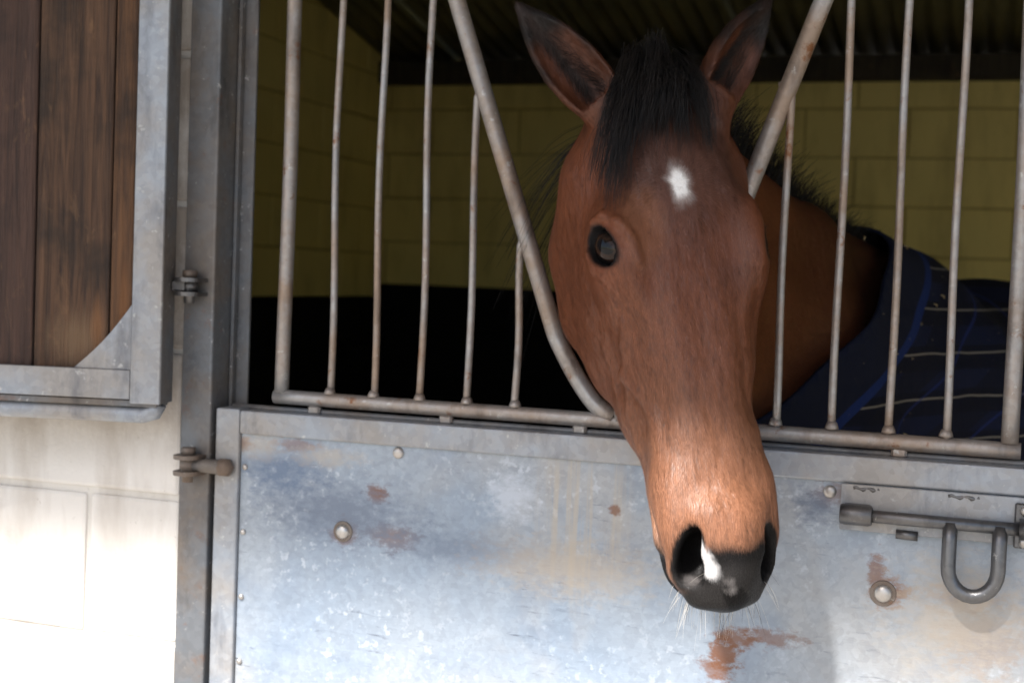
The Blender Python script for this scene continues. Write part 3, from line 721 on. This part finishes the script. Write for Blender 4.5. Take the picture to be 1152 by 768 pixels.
# ---- coat colours, point by point
def vnoise(P, sc, seed=0):
    """cheap value noise"""
    P = np.asarray(P)*sc+seed*17.3; i = np.floor(P).astype(np.int64); fr_ = P-i; fr_ = fr_*fr_*(3-2*fr_); o = 0
    def hsh(a, b, c): 
        h = (a*73856093 ^ b*19349663 ^ c*83492791) & 0xffffff; h = (h*1103515245+12345) & 0x7fffffff; return (h % 10007)/10007.
    for a in (0, 1):
        for b in (0, 1):
            for c in (0, 1):
                o = o+hsh(i[:, 0]+a, i[:, 1]+b, i[:, 2]+c)*(fr_[:, 0] if a else 1-fr_[:, 0])*(fr_[:, 1] if b else 1-fr_[:, 1])*(fr_[:, 2] if c else 1-fr_[:, 2])
    return o
def sstep(a, b, x): t_ = np.clip((x-a)/(b-a), 0, 1); return t_*t_*(3-2*t_)
def coat(P, jitter=0.0):
    """colour and bare-skin mask at world points"""
    l = w2loc(P); lr = l.copy(); l = twist(l, -1); l[:, 0] = np.where(l[:, 0] > .5, .5+(l[:, 0]-.5)/MS, l[:, 0]); u, v, w_ = l.T; n = vnoise(P, 22)+.5*vnoise(P, 60, 3)-.75; n2 = vnoise(P, 9, 5)-.5; fine = vnoise(P, 260, 9)-.5
    C = np.tile(np.array((.170, .053, .022)), (len(P), 1))
    def lay(c, m): C[:] = C*(1-m[:, None])+np.array(c)*m[:, None]
    ish = sstep(.75, .35, P[:, 1])                                # head end of the horse
    lay((.028, .0115, .007), sstep(.15, .7, P[:, 1])*.8)              # darker neck: mostly stable shade put into the coat colour
    # dusky forehead and nose bridge, tan cheeks and muzzle
    top = sstep(-.07, -.01, v+.0*w_)
    lay((.074, .034, .025), top*sstep(.30, .12, u+n*.05)*sstep(.10, .06, np.abs(w_))*.85)
    lay((.20, .072, .034), sstep(.22, .34, u+n2*.06)*.7)
    lay((.29, .130, .070), sstep(.33, .50, u+n2*.06)*.85)
    lay((.37, .20, .125), sstep(.46, .55, u)*sstep(-.045, -.09, v)*sstep(.03, .05, np.abs(w_))*.8)
    lay((.24, .095, .045), (sstep(.040, .020, np.linalg.norm((l-np.array((.185, .0, -.055)))*np.array((.6, 1, 1)), axis=1)))*.55)
    # ears
    for s in (-1, 1):
        base, ax, ln, fr, sd_ = EAR[s]; d = l-base; t_ = d@ax/ln; q = d@fr; r = d@sd_
        on = sstep(-.05, .1, t_)*(np.hypot(q, r) < .055)
        inside = (NRM_at(P)@(fr@HM) > .25) & (np.abs(r) < .040) if NRM_at is not None else np.zeros(len(P), bool)
        lay((.085, .026, .011), on*.9)
        lay((.012, .009, .008), on*sstep(.52, .80, t_+n*.15))
        lay((.022, .012, .009), on*inside*sstep(.06, .25, t_)*sstep(.012, .002, np.abs(r-.004))*.9)
        lay((.014, .010, .009), on*sstep(.024, .034, np.abs(r)+n*.004)*sstep(.25, .5, t_)*.9)
    # muzzle skin
    bare = np.zeros(len(P))
    rear = sstep(.600, .616, u+n*.010+np.maximum(0, -.055-v)*.10)
    nost = np.zeros(len(P))
    for s in (-1, 1):
        A_ = np.array((.82, -.50, s*.22)); A_ /= np.linalg.norm(A_); N_ = np.array((.30, .62, s*.72)); N_ -= A_*(N_@A_); N_ /= np.linalg.norm(N_); B_ = np.cross(N_, A_)
        d = l-np.array((.574, -.049, s*.0415)); e = np.sqrt((d@A_/.041)**2+(d@B_/.0200)**2)
        m = sstep(1.12, .90, e+n*.15)*(w_*s > .012); nost = np.maximum(nost, m)
    lip = sstep(.569, .585, u+n*.012+np.minimum(w_*w_, .0009)*13.0-np.maximum(0, np.abs(w_)-.036)*3.2)
    chin = sstep(.535, .565, u+n*.02)*sstep(-.094, -.104, v)
    dark = np.clip(np.maximum.reduce([nost, lip, rear, chin]), 0, 1)
    lay((.011, .010, .010), dark); bare = np.maximum(bare, dark)
    lay((.17, .155, .15), dark*sstep(.005, .06, n+.06)*sstep(.58, .60, u)*.10)
    # grey blaze between the nostrils and the white snip by the off nostril
    lay((.34, .31, .30), sstep(1.0, .3, np.linalg.norm((l-np.array((.600, -.040, -.010)))/np.array((.020, .040, .012)), axis=1)+n*.8+fine*.5)*.6)
    lay((.34, .31, .30), sstep(1.0, .5, np.linalg.norm((l-np.array((.597, -.062, -.040)))/np.array((.012, .020, .016)), axis=1)+n*.5)*.30)
    sa_, sb_ = np.array((.566, -.020, -.0370)), np.array((.600, -.022, -.0250)); tq = np.clip((lr-sa_)@(sb_-sa_)/((sb_-sa_)@(sb_-sa_)), 0, 1)
    sn = sstep(1.35, .45, np.linalg.norm(lr-sa_-tq[:, None]*(sb_-sa_), axis=1)/(.0075+.003*tq)+n*.5+fine*.5)
    lay((.70, .68, .68), sn*.9)
    # star
    d = l-np.array((.137, .0, -.004)); rr = np.hypot(d[:, 0]*.85, d[:, 2]*1.15); an = np.arctan2(d[:, 2], d[:, 0])
    edge = .0150+.0025*np.sin(an*2+1)+(vnoise(np.stack([an*2.2, rr*0, rr*0], 1), 1, 5)-.5)*.010+fine*.006; on = (v > -.03)
    lay((.45, .40, .38), sstep(1.7, .9, rr/edge+fine*.9)*on*.5)
    lay((.86, .84, .82), sstep(1.1, .55, rr/edge+fine*.3)*on)
    # eyelids
    for s in (-1, 1):
        ec, n_, la, up = EYE[s]; d = l-ec; e = np.sqrt((d@la/.0405)**2+(d@up/.0252)**2); fr_ = (d@n_ > -.002)
        m = sstep(1.06, .84, e+n*.10)*fr_; lay((.010, .009, .009), m); bare = np.maximum(bare, m)
        g = np.linalg.norm(d-(n_*.016+la*.029-up*.005), axis=1); lay((.16, .045, .045), sstep(.0085, .004, g)*.8)
    C *= (1+n2*.16+n*.10)[:, None]
    C *= (1+fine*.06*(1-bare))[:, None]
    # points below: black stockings, dark belly
    lay((.02, .015, .013), sstep(.75, .5, P[:, 2]))
    return np.clip(C, 0, 1), np.clip(bare+sn, 0, 1)
NRM_at = lambda P: NRM if len(P) == len(NRM) else fld.grad(P)
CC, BARE = coat(V)
def set_col(me, name, C):
    a = me.color_attributes.new(name, 'FLOAT_COLOR', 'POINT'); a.data.foreach_set('color', np.concatenate([C, np.ones((len(C), 1))], 1).astype(np.float32).ravel())

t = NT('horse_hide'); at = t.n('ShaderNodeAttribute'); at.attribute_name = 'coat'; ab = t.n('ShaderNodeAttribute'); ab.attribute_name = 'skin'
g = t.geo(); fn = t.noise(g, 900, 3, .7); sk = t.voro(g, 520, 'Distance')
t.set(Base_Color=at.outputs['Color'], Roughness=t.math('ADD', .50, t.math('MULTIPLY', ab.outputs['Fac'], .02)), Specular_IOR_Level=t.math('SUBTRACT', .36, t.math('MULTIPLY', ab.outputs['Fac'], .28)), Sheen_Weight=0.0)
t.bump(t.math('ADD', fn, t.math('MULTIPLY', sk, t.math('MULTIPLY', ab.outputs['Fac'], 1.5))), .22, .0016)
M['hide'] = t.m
t = NT('horse_fur'); at = t.n('ShaderNodeAttribute'); at.attribute_name = 'coat'
t.set(Base_Color=at.outputs['Color'], Roughness=.43, Specular_IOR_Level=t.ramp(t.n('ShaderNodeRGBToBW').outputs[0], (.0, .06), (.06, .50))); 
for nd in t.t.nodes:
    if nd.type == 'RGBTOBW': t.l(at.outputs['Color'], nd.inputs[0])
M['fur'] = t.m
t = NT('black_hair'); g = t.geo()
t.set(Base_Color=t.mix(t.ramp(t.noise(g, 40, 3), (.4, 0), (.7, 1)), (.008, .0075, .008), (.018, .014, .013)), Roughness=.42, Specular_IOR_Level=.32); M['hair'] = t.m
t = NT('pale_whisker'); t.set(Base_Color=(.62, .58, .52), Roughness=.45); M['whisker'] = t.m
t = NT('dark_whisker'); t.set(Base_Color=(.05, .04, .035), Roughness=.45); M['whisker_dark'] = t.m
t = NT('horse_eyeball'); o_ = t.obj(); z_ = t.sep(o_)
iris = t.ramp(t.dist(o_, (0, 0, 1), (1.0, 1.7, .0)), (.40, (.004, .0035, .004)), (.52, (.030, .014, .008)), (.78, (.020, .010, .007)), (.86, (.006, .005, .005)))
t.set(Base_Color=iris, Roughness=.10, Specular_IOR_Level=.28); M['eye'] = t.m

horse = thing('horse', 'bay horse with a white star looking out over the stable door in a navy rug', 'horse', (.35, 1.2, .02))
HI = np.array((.35, 1.2, .02)); bpy.context.view_layer.update()
def hpart(name, me, mat, parent=None):
    """world-space mesh under the horse"""
    o = link(name, me, mat, parent or horse)
    if parent is None: o.matrix_parent_inverse = horse.matrix_world.inverted()
    return o
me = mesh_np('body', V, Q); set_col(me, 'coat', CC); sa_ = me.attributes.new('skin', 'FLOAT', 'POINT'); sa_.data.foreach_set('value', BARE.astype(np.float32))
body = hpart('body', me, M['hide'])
for s in (-1, 1):
    ec, n_, la, up = EYE[s]; bm = bmesh.new(); bmesh.ops.create_uvsphere(bm, u_segments=32, v_segments=24, radius=1)
    o = hpart('eye', bm_mesh(bm, 'eye', True), M['eye']); X_, Z_ = la@HM, n_@HM; Y_ = np.cross(Z_, X_); c = L(ec+n_*.0045); r_ = .0285
    m_ = Matrix([[X_[i], Y_[i], Z_[i], c[i]] for i in range(3)]+[[0, 0, 0, 1]])@Matrix.Diagonal((r_*1.16, r_*1.02, r_*.98, 1)); o.matrix_world = m_

# ---- fur: short slivers of hair lying along the growth of the coat
def fur(n, length, width, keep, name, lift=.22):
    tri = np.concatenate([Q[:, [0, 1, 2]], Q[:, [0, 2, 3]]]); a, b, c = V[tri[:, 0]], V[tri[:, 1]], V[tri[:, 2]]
    ar = np.linalg.norm(np.cross(b-a, c-a), axis=1); ctr = (a+b+c)/3; ar = ar*keep(ctr, NRM[tri[:, 0]])
    pick = rng.choice(len(tri), n, p=ar/ar.sum()); r1, r2 = rng.random((2, n)); q = np.sqrt(r1)[:, None]; r2 = r2[:, None]
    P = a[pick]*(1-q)+b[pick]*(q*(1-r2))+c[pick]*(q*r2)
    t3 = tri[pick]; N = NRM[t3[:, 0]]*(1-q)+NRM[t3[:, 1]]*(q*(1-r2))+NRM[t3[:, 2]]*(q*r2); N /= np.linalg.norm(N, axis=1, keepdims=True)
    col = CC[t3[:, 0]]*(1-q)+CC[t3[:, 1]]*(q*(1-r2))+CC[t3[:, 2]]*(q*r2); bare = (BARE[t3[:, 0]]+BARE[t3[:, 1]])/2
    l = w2loc(P)
    d = np.tile(np.array((1., 0, 0)), (n, 1)); d[:, 1] -= .55*sstep(-.02, -.12, l[:, 1]); 
    st = l-np.array((.137, .0, -.004)); rad = np.stack([st[:, 0], 0*st[:, 0], st[:, 2]], 1); rl = np.linalg.norm(rad, axis=1, keepdims=True)
    wst = (sstep(.10, .03, rl[:, 0])*(l[:, 1] > -.05))[:, None]; d = d*(1-wst)+rad/np.maximum(rl, 1e-5)*wst
    for s in (-1, 1):                                           # ears grow towards their tips
        base, ax, ln, fr, sd_ = EAR[s]; dd = l-base; t_ = dd@ax/ln; m = ((t_ > .05) & (np.linalg.norm(dd-np.outer(t_*ln, ax), axis=1) < .05))[:, None]; d = np.where(m, ax, d)
    D = d@HM; nk = sstep(.0, .25, P[:, 1])[:, None]; D = D*(1-nk)+np.array((.15, .85, -.5))*nk
    D += rng.normal(0, .12, (n, 3))+(np.stack([vnoise(P, 40, k)-.5 for k in (1, 2, 3)], 1))*.25
    D -= N*(D*N).sum(1, keepdims=True); D /= np.maximum(np.linalg.norm(D, axis=1, keepdims=True), 1e-6)
    S = np.cross(N, D); ln_ = length*(.6+.8*rng.random(n))[:, None]*(1-.45*bare[:, None])*(1-.45*sstep(.06, .03, rl))*np.minimum(*[.35+.65*sstep(.045, .075, np.linalg.norm(l-EYE[q_][0], axis=1)) for q_ in (-1, 1)])[:, None]; wd = width*(.7+.6*rng.random(n))[:, None]
    base = P+N*.0003; tipd = D+N*(lift*(.6+.8*rng.random(n))[:, None])
    A = base+S*wd*.5; B = base-S*wd*.5; Cc = base+tipd*ln_
    VV = np.stack([A, B, Cc], 1).reshape(-1, 3); me = mesh_np(name, VV, np.arange(3*n).reshape(-1, 3))
    PL = l*np.array((75., 330., 330.)); PL2 = l*np.array((28., 120., 120.)); s1 = vnoise(PL, 1, 31)[:, None]-.5; s2 = vnoise(PL2, 1, 37)[:, None]-.5
    fluff = (1-.8*bare)[:, None]; jit = 1+(rng.normal(0, .16, (n, 1))+s1*.60+s2*.22)*fluff; cc = np.clip(col*jit+.004*rng.random((n, 1)), 0, 1)
    C3 = np.stack([cc*.97, cc*.97, cc*1.05], 1).reshape(-1, 3); set_col(me, 'coat', np.clip(C3, 0, 1))
    Nj = N+S*((vnoise(PL, 1, 51)-.5)[:, None]*.50+(vnoise(PL2, 1, 57)-.5)[:, None]*.28+rng.normal(0, .10, (n, 1)))*fluff; Nj /= np.linalg.norm(Nj, axis=1, keepdims=True)
    me.normals_split_custom_set_from_vertices(np.repeat(Nj, 3, 0))
    o = hpart(name, me, M['fur'], None); o['kind'] = 'stuff'; return o
tocam = lambda C_: (CAM-C_)/np.linalg.norm(CAM-C_, axis=1, keepdims=True)
def keep_head(C_, N_):
    face = ((N_*tocam(C_)).sum(1) > -.35); l = w2loc(C_); near = (C_[:, 1] < .9)
    return face*near*(.35+.65*(C_[:, 1] < .05))
if True: fur(420000, .0062, .00048, keep_head, 'coat_hair', .15)

# ---- long hair as tapered tubes kept outside the hide
def push_out(P, clear):
    for _ in range(4):
        f = fld.sample(P); m = f < clear
        if not m.any(): break
        P[m] += fld.grad(P[m])*(clear[m]-f[m])[:, None] if hasattr(clear, '__len__') else fld.grad(P[m])*(clear-f[m])[:, None]
    return P
def strands(name, curves, r0, mat, clear=None, r1=.15, n=3, parent=None):
    """curves: array (k, m, 3)"""
    Cv = np.asarray(curves, float); k, m, _ = Cv.shape
    if clear is not None:
        P = Cv.reshape(-1, 3); cl = np.repeat(np.asarray(clear) if hasattr(clear, '__len__') else np.full(k, clear), m); Cv = push_out(P, cl).reshape(k, m, 3)
    T = np.gradient(Cv, axis=1); T /= np.maximum(np.linalg.norm(T, axis=2, keepdims=True), 1e-9)
    a = np.cross(T, np.array((.31, .22, .92))); a /= np.maximum(np.linalg.norm(a, axis=2, keepdims=True), 1e-9); b = np.cross(T, a)
    rr = (np.linspace(1, r1, m)**.8)[None, :, None]*(r0*(.7+.6*rng.random(k)))[:, None, None]
    V_ = np.stack([Cv+(a*math.cos(2*math.pi*j/n)+b*math.sin(2*math.pi*j/n))*rr for j in range(n)], 2)
    base = np.arange(k*m*n).reshape(k, m, n); q = []
    for j in range(n):
        j2 = (j+1) % n; q.append(np.stack([base[:, :-1, j], base[:, :-1, j2], base[:, 1:, j2], base[:, 1:, j]], -1).reshape(-1, 4))
    o = hpart(name, mesh_np(name, V_.reshape(-1, 3), np.concatenate(q)), mat, parent); o['kind'] = 'stuff'; return o
def bez(p0, p1, p2, p3, m):
    t_ = np.linspace(0, 1, m)[:, None]; return (1-t_)**3*p0+3*(1-t_)**2*t_*p1+3*(1-t_)*t_*t_*p2+t_**3*p3
def lock(n, root, rs, mid, ms, tip, ts, m=10, wave=.004, clump=5, tiplen=.25):
    """strands from a root patch over a middle to a tip, in local head space"""
    out = []; root, mid, tip = map(np.asarray, (root, mid, tip)); cl = [rng.normal(0, 1, 3) for _ in range(clump)]
    for i in range(n):
        c = cl[i % clump]; j = rng.normal(0, 1, 3)
        a = root+np.array(rs)*rng.uniform(-1, 1, 3); b = mid+np.array(ms)*(c*.6+j*.4); d = tip+np.array(ts)*(c*.75+j*.3)
        s = 1-tiplen*rng.random()**2; p = bez(a, a+(b-a)*.55+np.array((0, .020, 0)), b, a+(d-a)*s if s < .8 else b+(d-b)*s, m)
        ph = rng.random(2)*6; tt_ = np.linspace(0, 1, m); p = p+np.stack([0*tt_, np.sin(tt_*7+ph[0])*wave*tt_, np.sin(tt_*5+ph[1])*wave*tt_], 1); out.append(p)
    return np.array(out)@HM+HO
fl = []
for k in range(30):                                             # uneven locks across the poll, longest towards the off eye
    q = k/29.; wr = -.038+.072*q+rng.normal(0, .006); lnk = np.interp(q, (0, .12, .3, .5, .72, .86, 1), (.172, .158, .118, .076, .066, .090, .105))*rng.uniform(.70, 1.10)
    sw = np.interp(q, (0, .3, .6, 1), (-.074, -.060, -.026, .010))+rng.normal(0, .008)
    fl.append(lock(85, (-.026-.022*(1-abs(2*q-1))+.012*rng.normal(), -.030+.006*rng.normal(), wr*.8), (.020, .014, .012), (.022+.012*rng.random(), .034+.010*rng.random(), wr+sw*.60), (.008, .007, .007),
                   (lnk, .012, wr+sw), (.012, .006, .0065), wave=.006, clump=3, tiplen=.75))
fl += [lock(260, (-.020, -.040, .000), (.014, .014, .026), (-.040, -.020, .004), (.008, .012, .014), (-.078, -.022, -.006), (.016, .016, .014)),
       lock(150, (-.030, -.030, .0), (.02, .012, .045), (.03, .040, -.02), (.02, .012, .04), (.095, .022, -.035), (.035, .012, .045), wave=.010, clump=30)]
fl = np.concatenate(fl); strands('forelock', fl, .00042, M['hair'], .002+.010*rng.random(len(fl))**1.5)
# mane hanging on the far side of the poll and neck (seen past the off cheek)
mn = []
for i in range(420):
    t_ = rng.random(); a = np.array((.035, .02, 1.745))+np.array((.03, .26, -.035))*t_+rng.normal(0, .008, 3)
    ln_ = .16+.16*rng.random(); d = np.array((-.085-.03*rng.random(), .01, 0)); e = a+d+np.array((-.01*rng.random(), .0, -ln_))+rng.normal(0, .012, 3)
    mn.append(bez(a, a+d*.6+np.array((0, 0, .035)), a+d*1.05+np.array((0, 0, -.05)), e, 9))
for i in range(70):
    t_ = rng.random(); a = np.array((.02, .0, 1.70))+np.array((0, .15, 0))*t_; e = np.array((-.165, .03, 1.52))+rng.normal(0, 1, 3)*np.array((.022, .03, .055)); mid = (a+e)/2+np.array((-.04, 0, .05))
    mn.append(bez(a, a+np.array((-.07, 0, .03)), mid, e, 9))
strands('mane', np.array(mn), .00055, M['hair'], .003+.006*rng.random(len(mn)))
cr = []
crest = [np.array(p) for p in ((.060, .17, 1.735), (.105, .36, 1.690), (.155, .56, 1.630), (.215, .82, 1.585), (.262, 1.02, 1.555))]
for i in range(2600):
    t_ = rng.random()**.9*(len(crest)-1.001); k = int(t_); a = crest[k]*(1-(t_-k))+crest[k+1]*(t_-k)+rng.normal(0, 1, 3)*np.array((.013, .01, .004))-np.array((0, 0, .018))
    ln_ = (.070+.035*rng.random())*(1-.10*t_); d = np.array((.10+.3*rng.normal(), .35+.3*rng.normal(), 1.0)); d /= np.linalg.norm(d); e = a+d*ln_+np.array((rng.normal(0, .012), .012, -.004))
    cr.append(bez(a, a+d*ln_*.4, a+d*ln_*.7, e, 5))
strands('crest_mane', np.array(cr), .0008, M['hair'])
# whiskers and chin hairs
wk = []; wd_ = []
for i in range(115):
    s = rng.choice((-1, 1)); u_ = rng.uniform(.600, .650); p = np.array((u_, rng.uniform(-.13, -.06), rng.uniform(-.058, .058)))
    pw_ = push_out(L(p)[None], np.array([.0])) ; P0 = pw_[0]
    f0 = fld.sample(P0[None])[0]
    for _ in range(6): P0 = P0-fld.grad(P0[None])[0]*fld.sample(P0[None])[0]
    N0 = fld.grad(P0[None])[0]; ln_ = rng.uniform(.010, .038); d = N0+EU*.9+np.array((0, 0, -.25))+rng.normal(0, .25, 3); d /= np.linalg.norm(d)
    bend = np.array((0, 0, -.3))*ln_+rng.normal(0, .12, 3)*ln_
    (wk if rng.random() < .72 else wd_).append(bez(P0-N0*.001, P0+d*ln_*.35, P0+d*ln_*.7+bend*.3, P0+d*ln_+bend, 7))
strands('whiskers', np.array(wk), .00020, M['whisker'], r1=.3); strands('dark_whiskers', np.array(wd_), .00024, M['whisker_dark'], r1=.3)
ch = []
for i in range(60):                                             # long jaw hairs behind the chin
    p = np.array((rng.uniform(.30, .50), -.16, rng.uniform(-.03, .03))); P0 = L(p)
    for _ in range(6): P0 = P0-fld.grad(P0[None])[0]*fld.sample(P0[None])[0]
    N0 = fld.grad(P0[None])[0]; ln_ = rng.uniform(.012, .035); d = N0*.7+np.array((0, 0, -.8))+rng.normal(0, .2, 3); ch.append(bez(P0, P0+d*ln_*.4, P0+d*ln_*.7, P0+d*ln_+np.array((0, 0, -.3))*ln_, 5))
strands('jaw_hairs', np.array(ch), .00026, M['whisker_dark'], r1=.3)
# lashes over the near eye
el = []
for s in (-1, 1):
    ec, n_, la, up = EYE[s]
    for i in range(46):
        q = rng.uniform(-.018, .016); p = ec+n_*.0275+up*(.0165-q*q*14)+la*q; e = p+n_*rng.uniform(.010, .018)+up*rng.uniform(-.010, -.002)+la*rng.uniform(-.006, .006)
        el.append(bez(p, p+n_*.006, p*.4+e*.6+n_*.003, e, 5)@HM+HO)
strands('eyelashes', np.array(el), .00024, M['hair'])
eh = []
for s in (-1, 1):                                               # tufts inside the ears
    base, ax, ln, fr, sd_ = EAR[s]
    for i in range(900):
        t_ = rng.uniform(.05, .66); r = rng.choice((-1, 1))*rng.uniform(.010, .026)*(1-.4*t_); p = base+ax*ln*t_+sd_*r+fr*(-.006+.02*t_*t_)
        d = ax*.6-sd_*np.sign(r)*.55+fr*.55+rng.normal(0, .25, 3); ln_ = rng.uniform(.010, .026); eh.append(bez(p, p+d*ln_*.4, p+d*ln_*.7+fr*.002, p+d*ln_+ax*.004, 5)@HM+HO)
strands('ear_hair', np.array(eh), .00018, M['hair'])

# ---- the rug: skin of the trunk pushed out, cut at the neck, with folds
rf_ = Field(np.arange(-.35, 1.15, .02, dtype=np.float32), np.arange(-.02, 3.0, .02, dtype=np.float32), np.arange(.5, 1.75, .02, dtype=np.float32))
body_prims(rf_)
RV, RQ = rf_.mesh(.022); RN = rf_.grad(RV, .02)
fold = .010*np.sin(RV[:, 1]*26+RV[:, 2]*9+np.sin(RV[:, 2]*7)*1.3)*sstep(1.5, 1.0, RV[:, 2])+.006*(vnoise(RV, 9)-.5)
RV = laplace(RV, RQ, 4, .5)+RN*(fold+.004)[:, None]
me = mesh_np('rug', RV, RQ); bm = bmesh.new(); bm.from_mesh(me)
A0 = Vector((.275, .71, 1.541)); B0 = Vector((.170, .165, 1.283)); lat = Vector((.97, -.24, .0)); pn = (A0-B0).cross(lat).normalized(); pn = pn if pn.y > 0 else -pn
for co, no in ((A0, pn), (Vector((0, 0, .62)), Vector((0, 0, 1)))):
    bmesh.ops.bisect_plane(bm, geom=bm.verts[:]+bm.edges[:]+bm.faces[:], plane_co=co, plane_no=no, clear_inner=True)
bm.to_mesh(me); bm.free(); me.shade_smooth()
t = NT('plaid_rug'); g = t.geo()
dv = t.n('ShaderNodeVectorMath'); dv.operation = 'DOT_PRODUCT'; t.l(g, dv.inputs[0]); dv.inputs[1].default_value = pn; dd = t.math('SUBTRACT', dv.outputs['Value'], float(A0.dot(pn)))
wv = t.math('MULTIPLY', t.math('SUBTRACT', t.noise(g, 3, 3), .5), .02); zz = t.math('ADD', t.sep(g)[2], wv)
def line(coord, period, width, ph=0):
    f = t.math('FRACT', t.math('ADD', t.math('DIVIDE', coord, period), ph)); return t.math('LESS_THAN', f, width)
c = t.mix(line(zz, .078, .45), (.007, .009, .024), (.010, .015, .046)); c = t.mix(t.math('MULTIPLY', line(dd, .14, .4), .7), c, (.008, .010, .022))
c = t.mix(line(zz, .078, .045, .2), c, (.20, .19, .18)); c = t.mix(t.math('MULTIPLY', line(dd, .14, .035, .5), .5), c, (.02, .04, .20))
fr_ = t.math('LESS_THAN', dd, .098); c = t.mix(fr_, c, (.010, .014, .036))
bd = t.math('LESS_THAN', t.math('ABSOLUTE', t.math('SUBTRACT', dd, .104)), .009); c = t.mix(bd, c, (.012, .030, .14))
c = t.mix(t.math('MULTIPLY', t.math('GREATER_THAN', t.noise(t.map(g, (1, 1, 3)), 38, 2), .74), .5), c, (.3, .25, .18))
t.set(Base_Color=c, Roughness=.85, Specular_IOR_Level=.2); t.bump(t.math('ADD', t.noise(g, 500, 2), t.math('MULTIPLY', t.noise(g, 22, 4), 3)), .4, .004); M['rug'] = t.m
rug = hpart('rug', me, M['rug']); md = rug.modifiers.new('cloth', 'SOLIDIFY'); md.thickness = .006; md.offset = 1
# wisps of hay on the rug and neck
bm = bmesh.new()
for i in range(46):
    p = np.array((rng.uniform(.0, .35), rng.uniform(.55, 1.25), rng.uniform(1.2, 1.6)))
    for _ in range(8): p = p-rf_.grad(p[None], .02)[0]*(rf_.sample(p[None])[0]-.036)
    n0 = rf_.grad(p[None], .02)[0]; d = np.cross(n0, rng.normal(0, 1, 3)); d /= np.linalg.norm(d); ln_ = rng.uniform(.003, .009)
    tube_bm(bm, [Vector(p-d*ln_), Vector(p+n0*.003), Vector(p+d*ln_)], .0011, 4)
o = link('hay_wisps', bm_mesh(bm, 'hay_wisps')); t = NT('hay'); t.set(Base_Color=(.42, .33, .18), Roughness=.7); o.data.materials.append(t.m); o['kind'] = 'stuff'
tag(o, 'loose wisps of hay caught on the navy rug', 'hay')
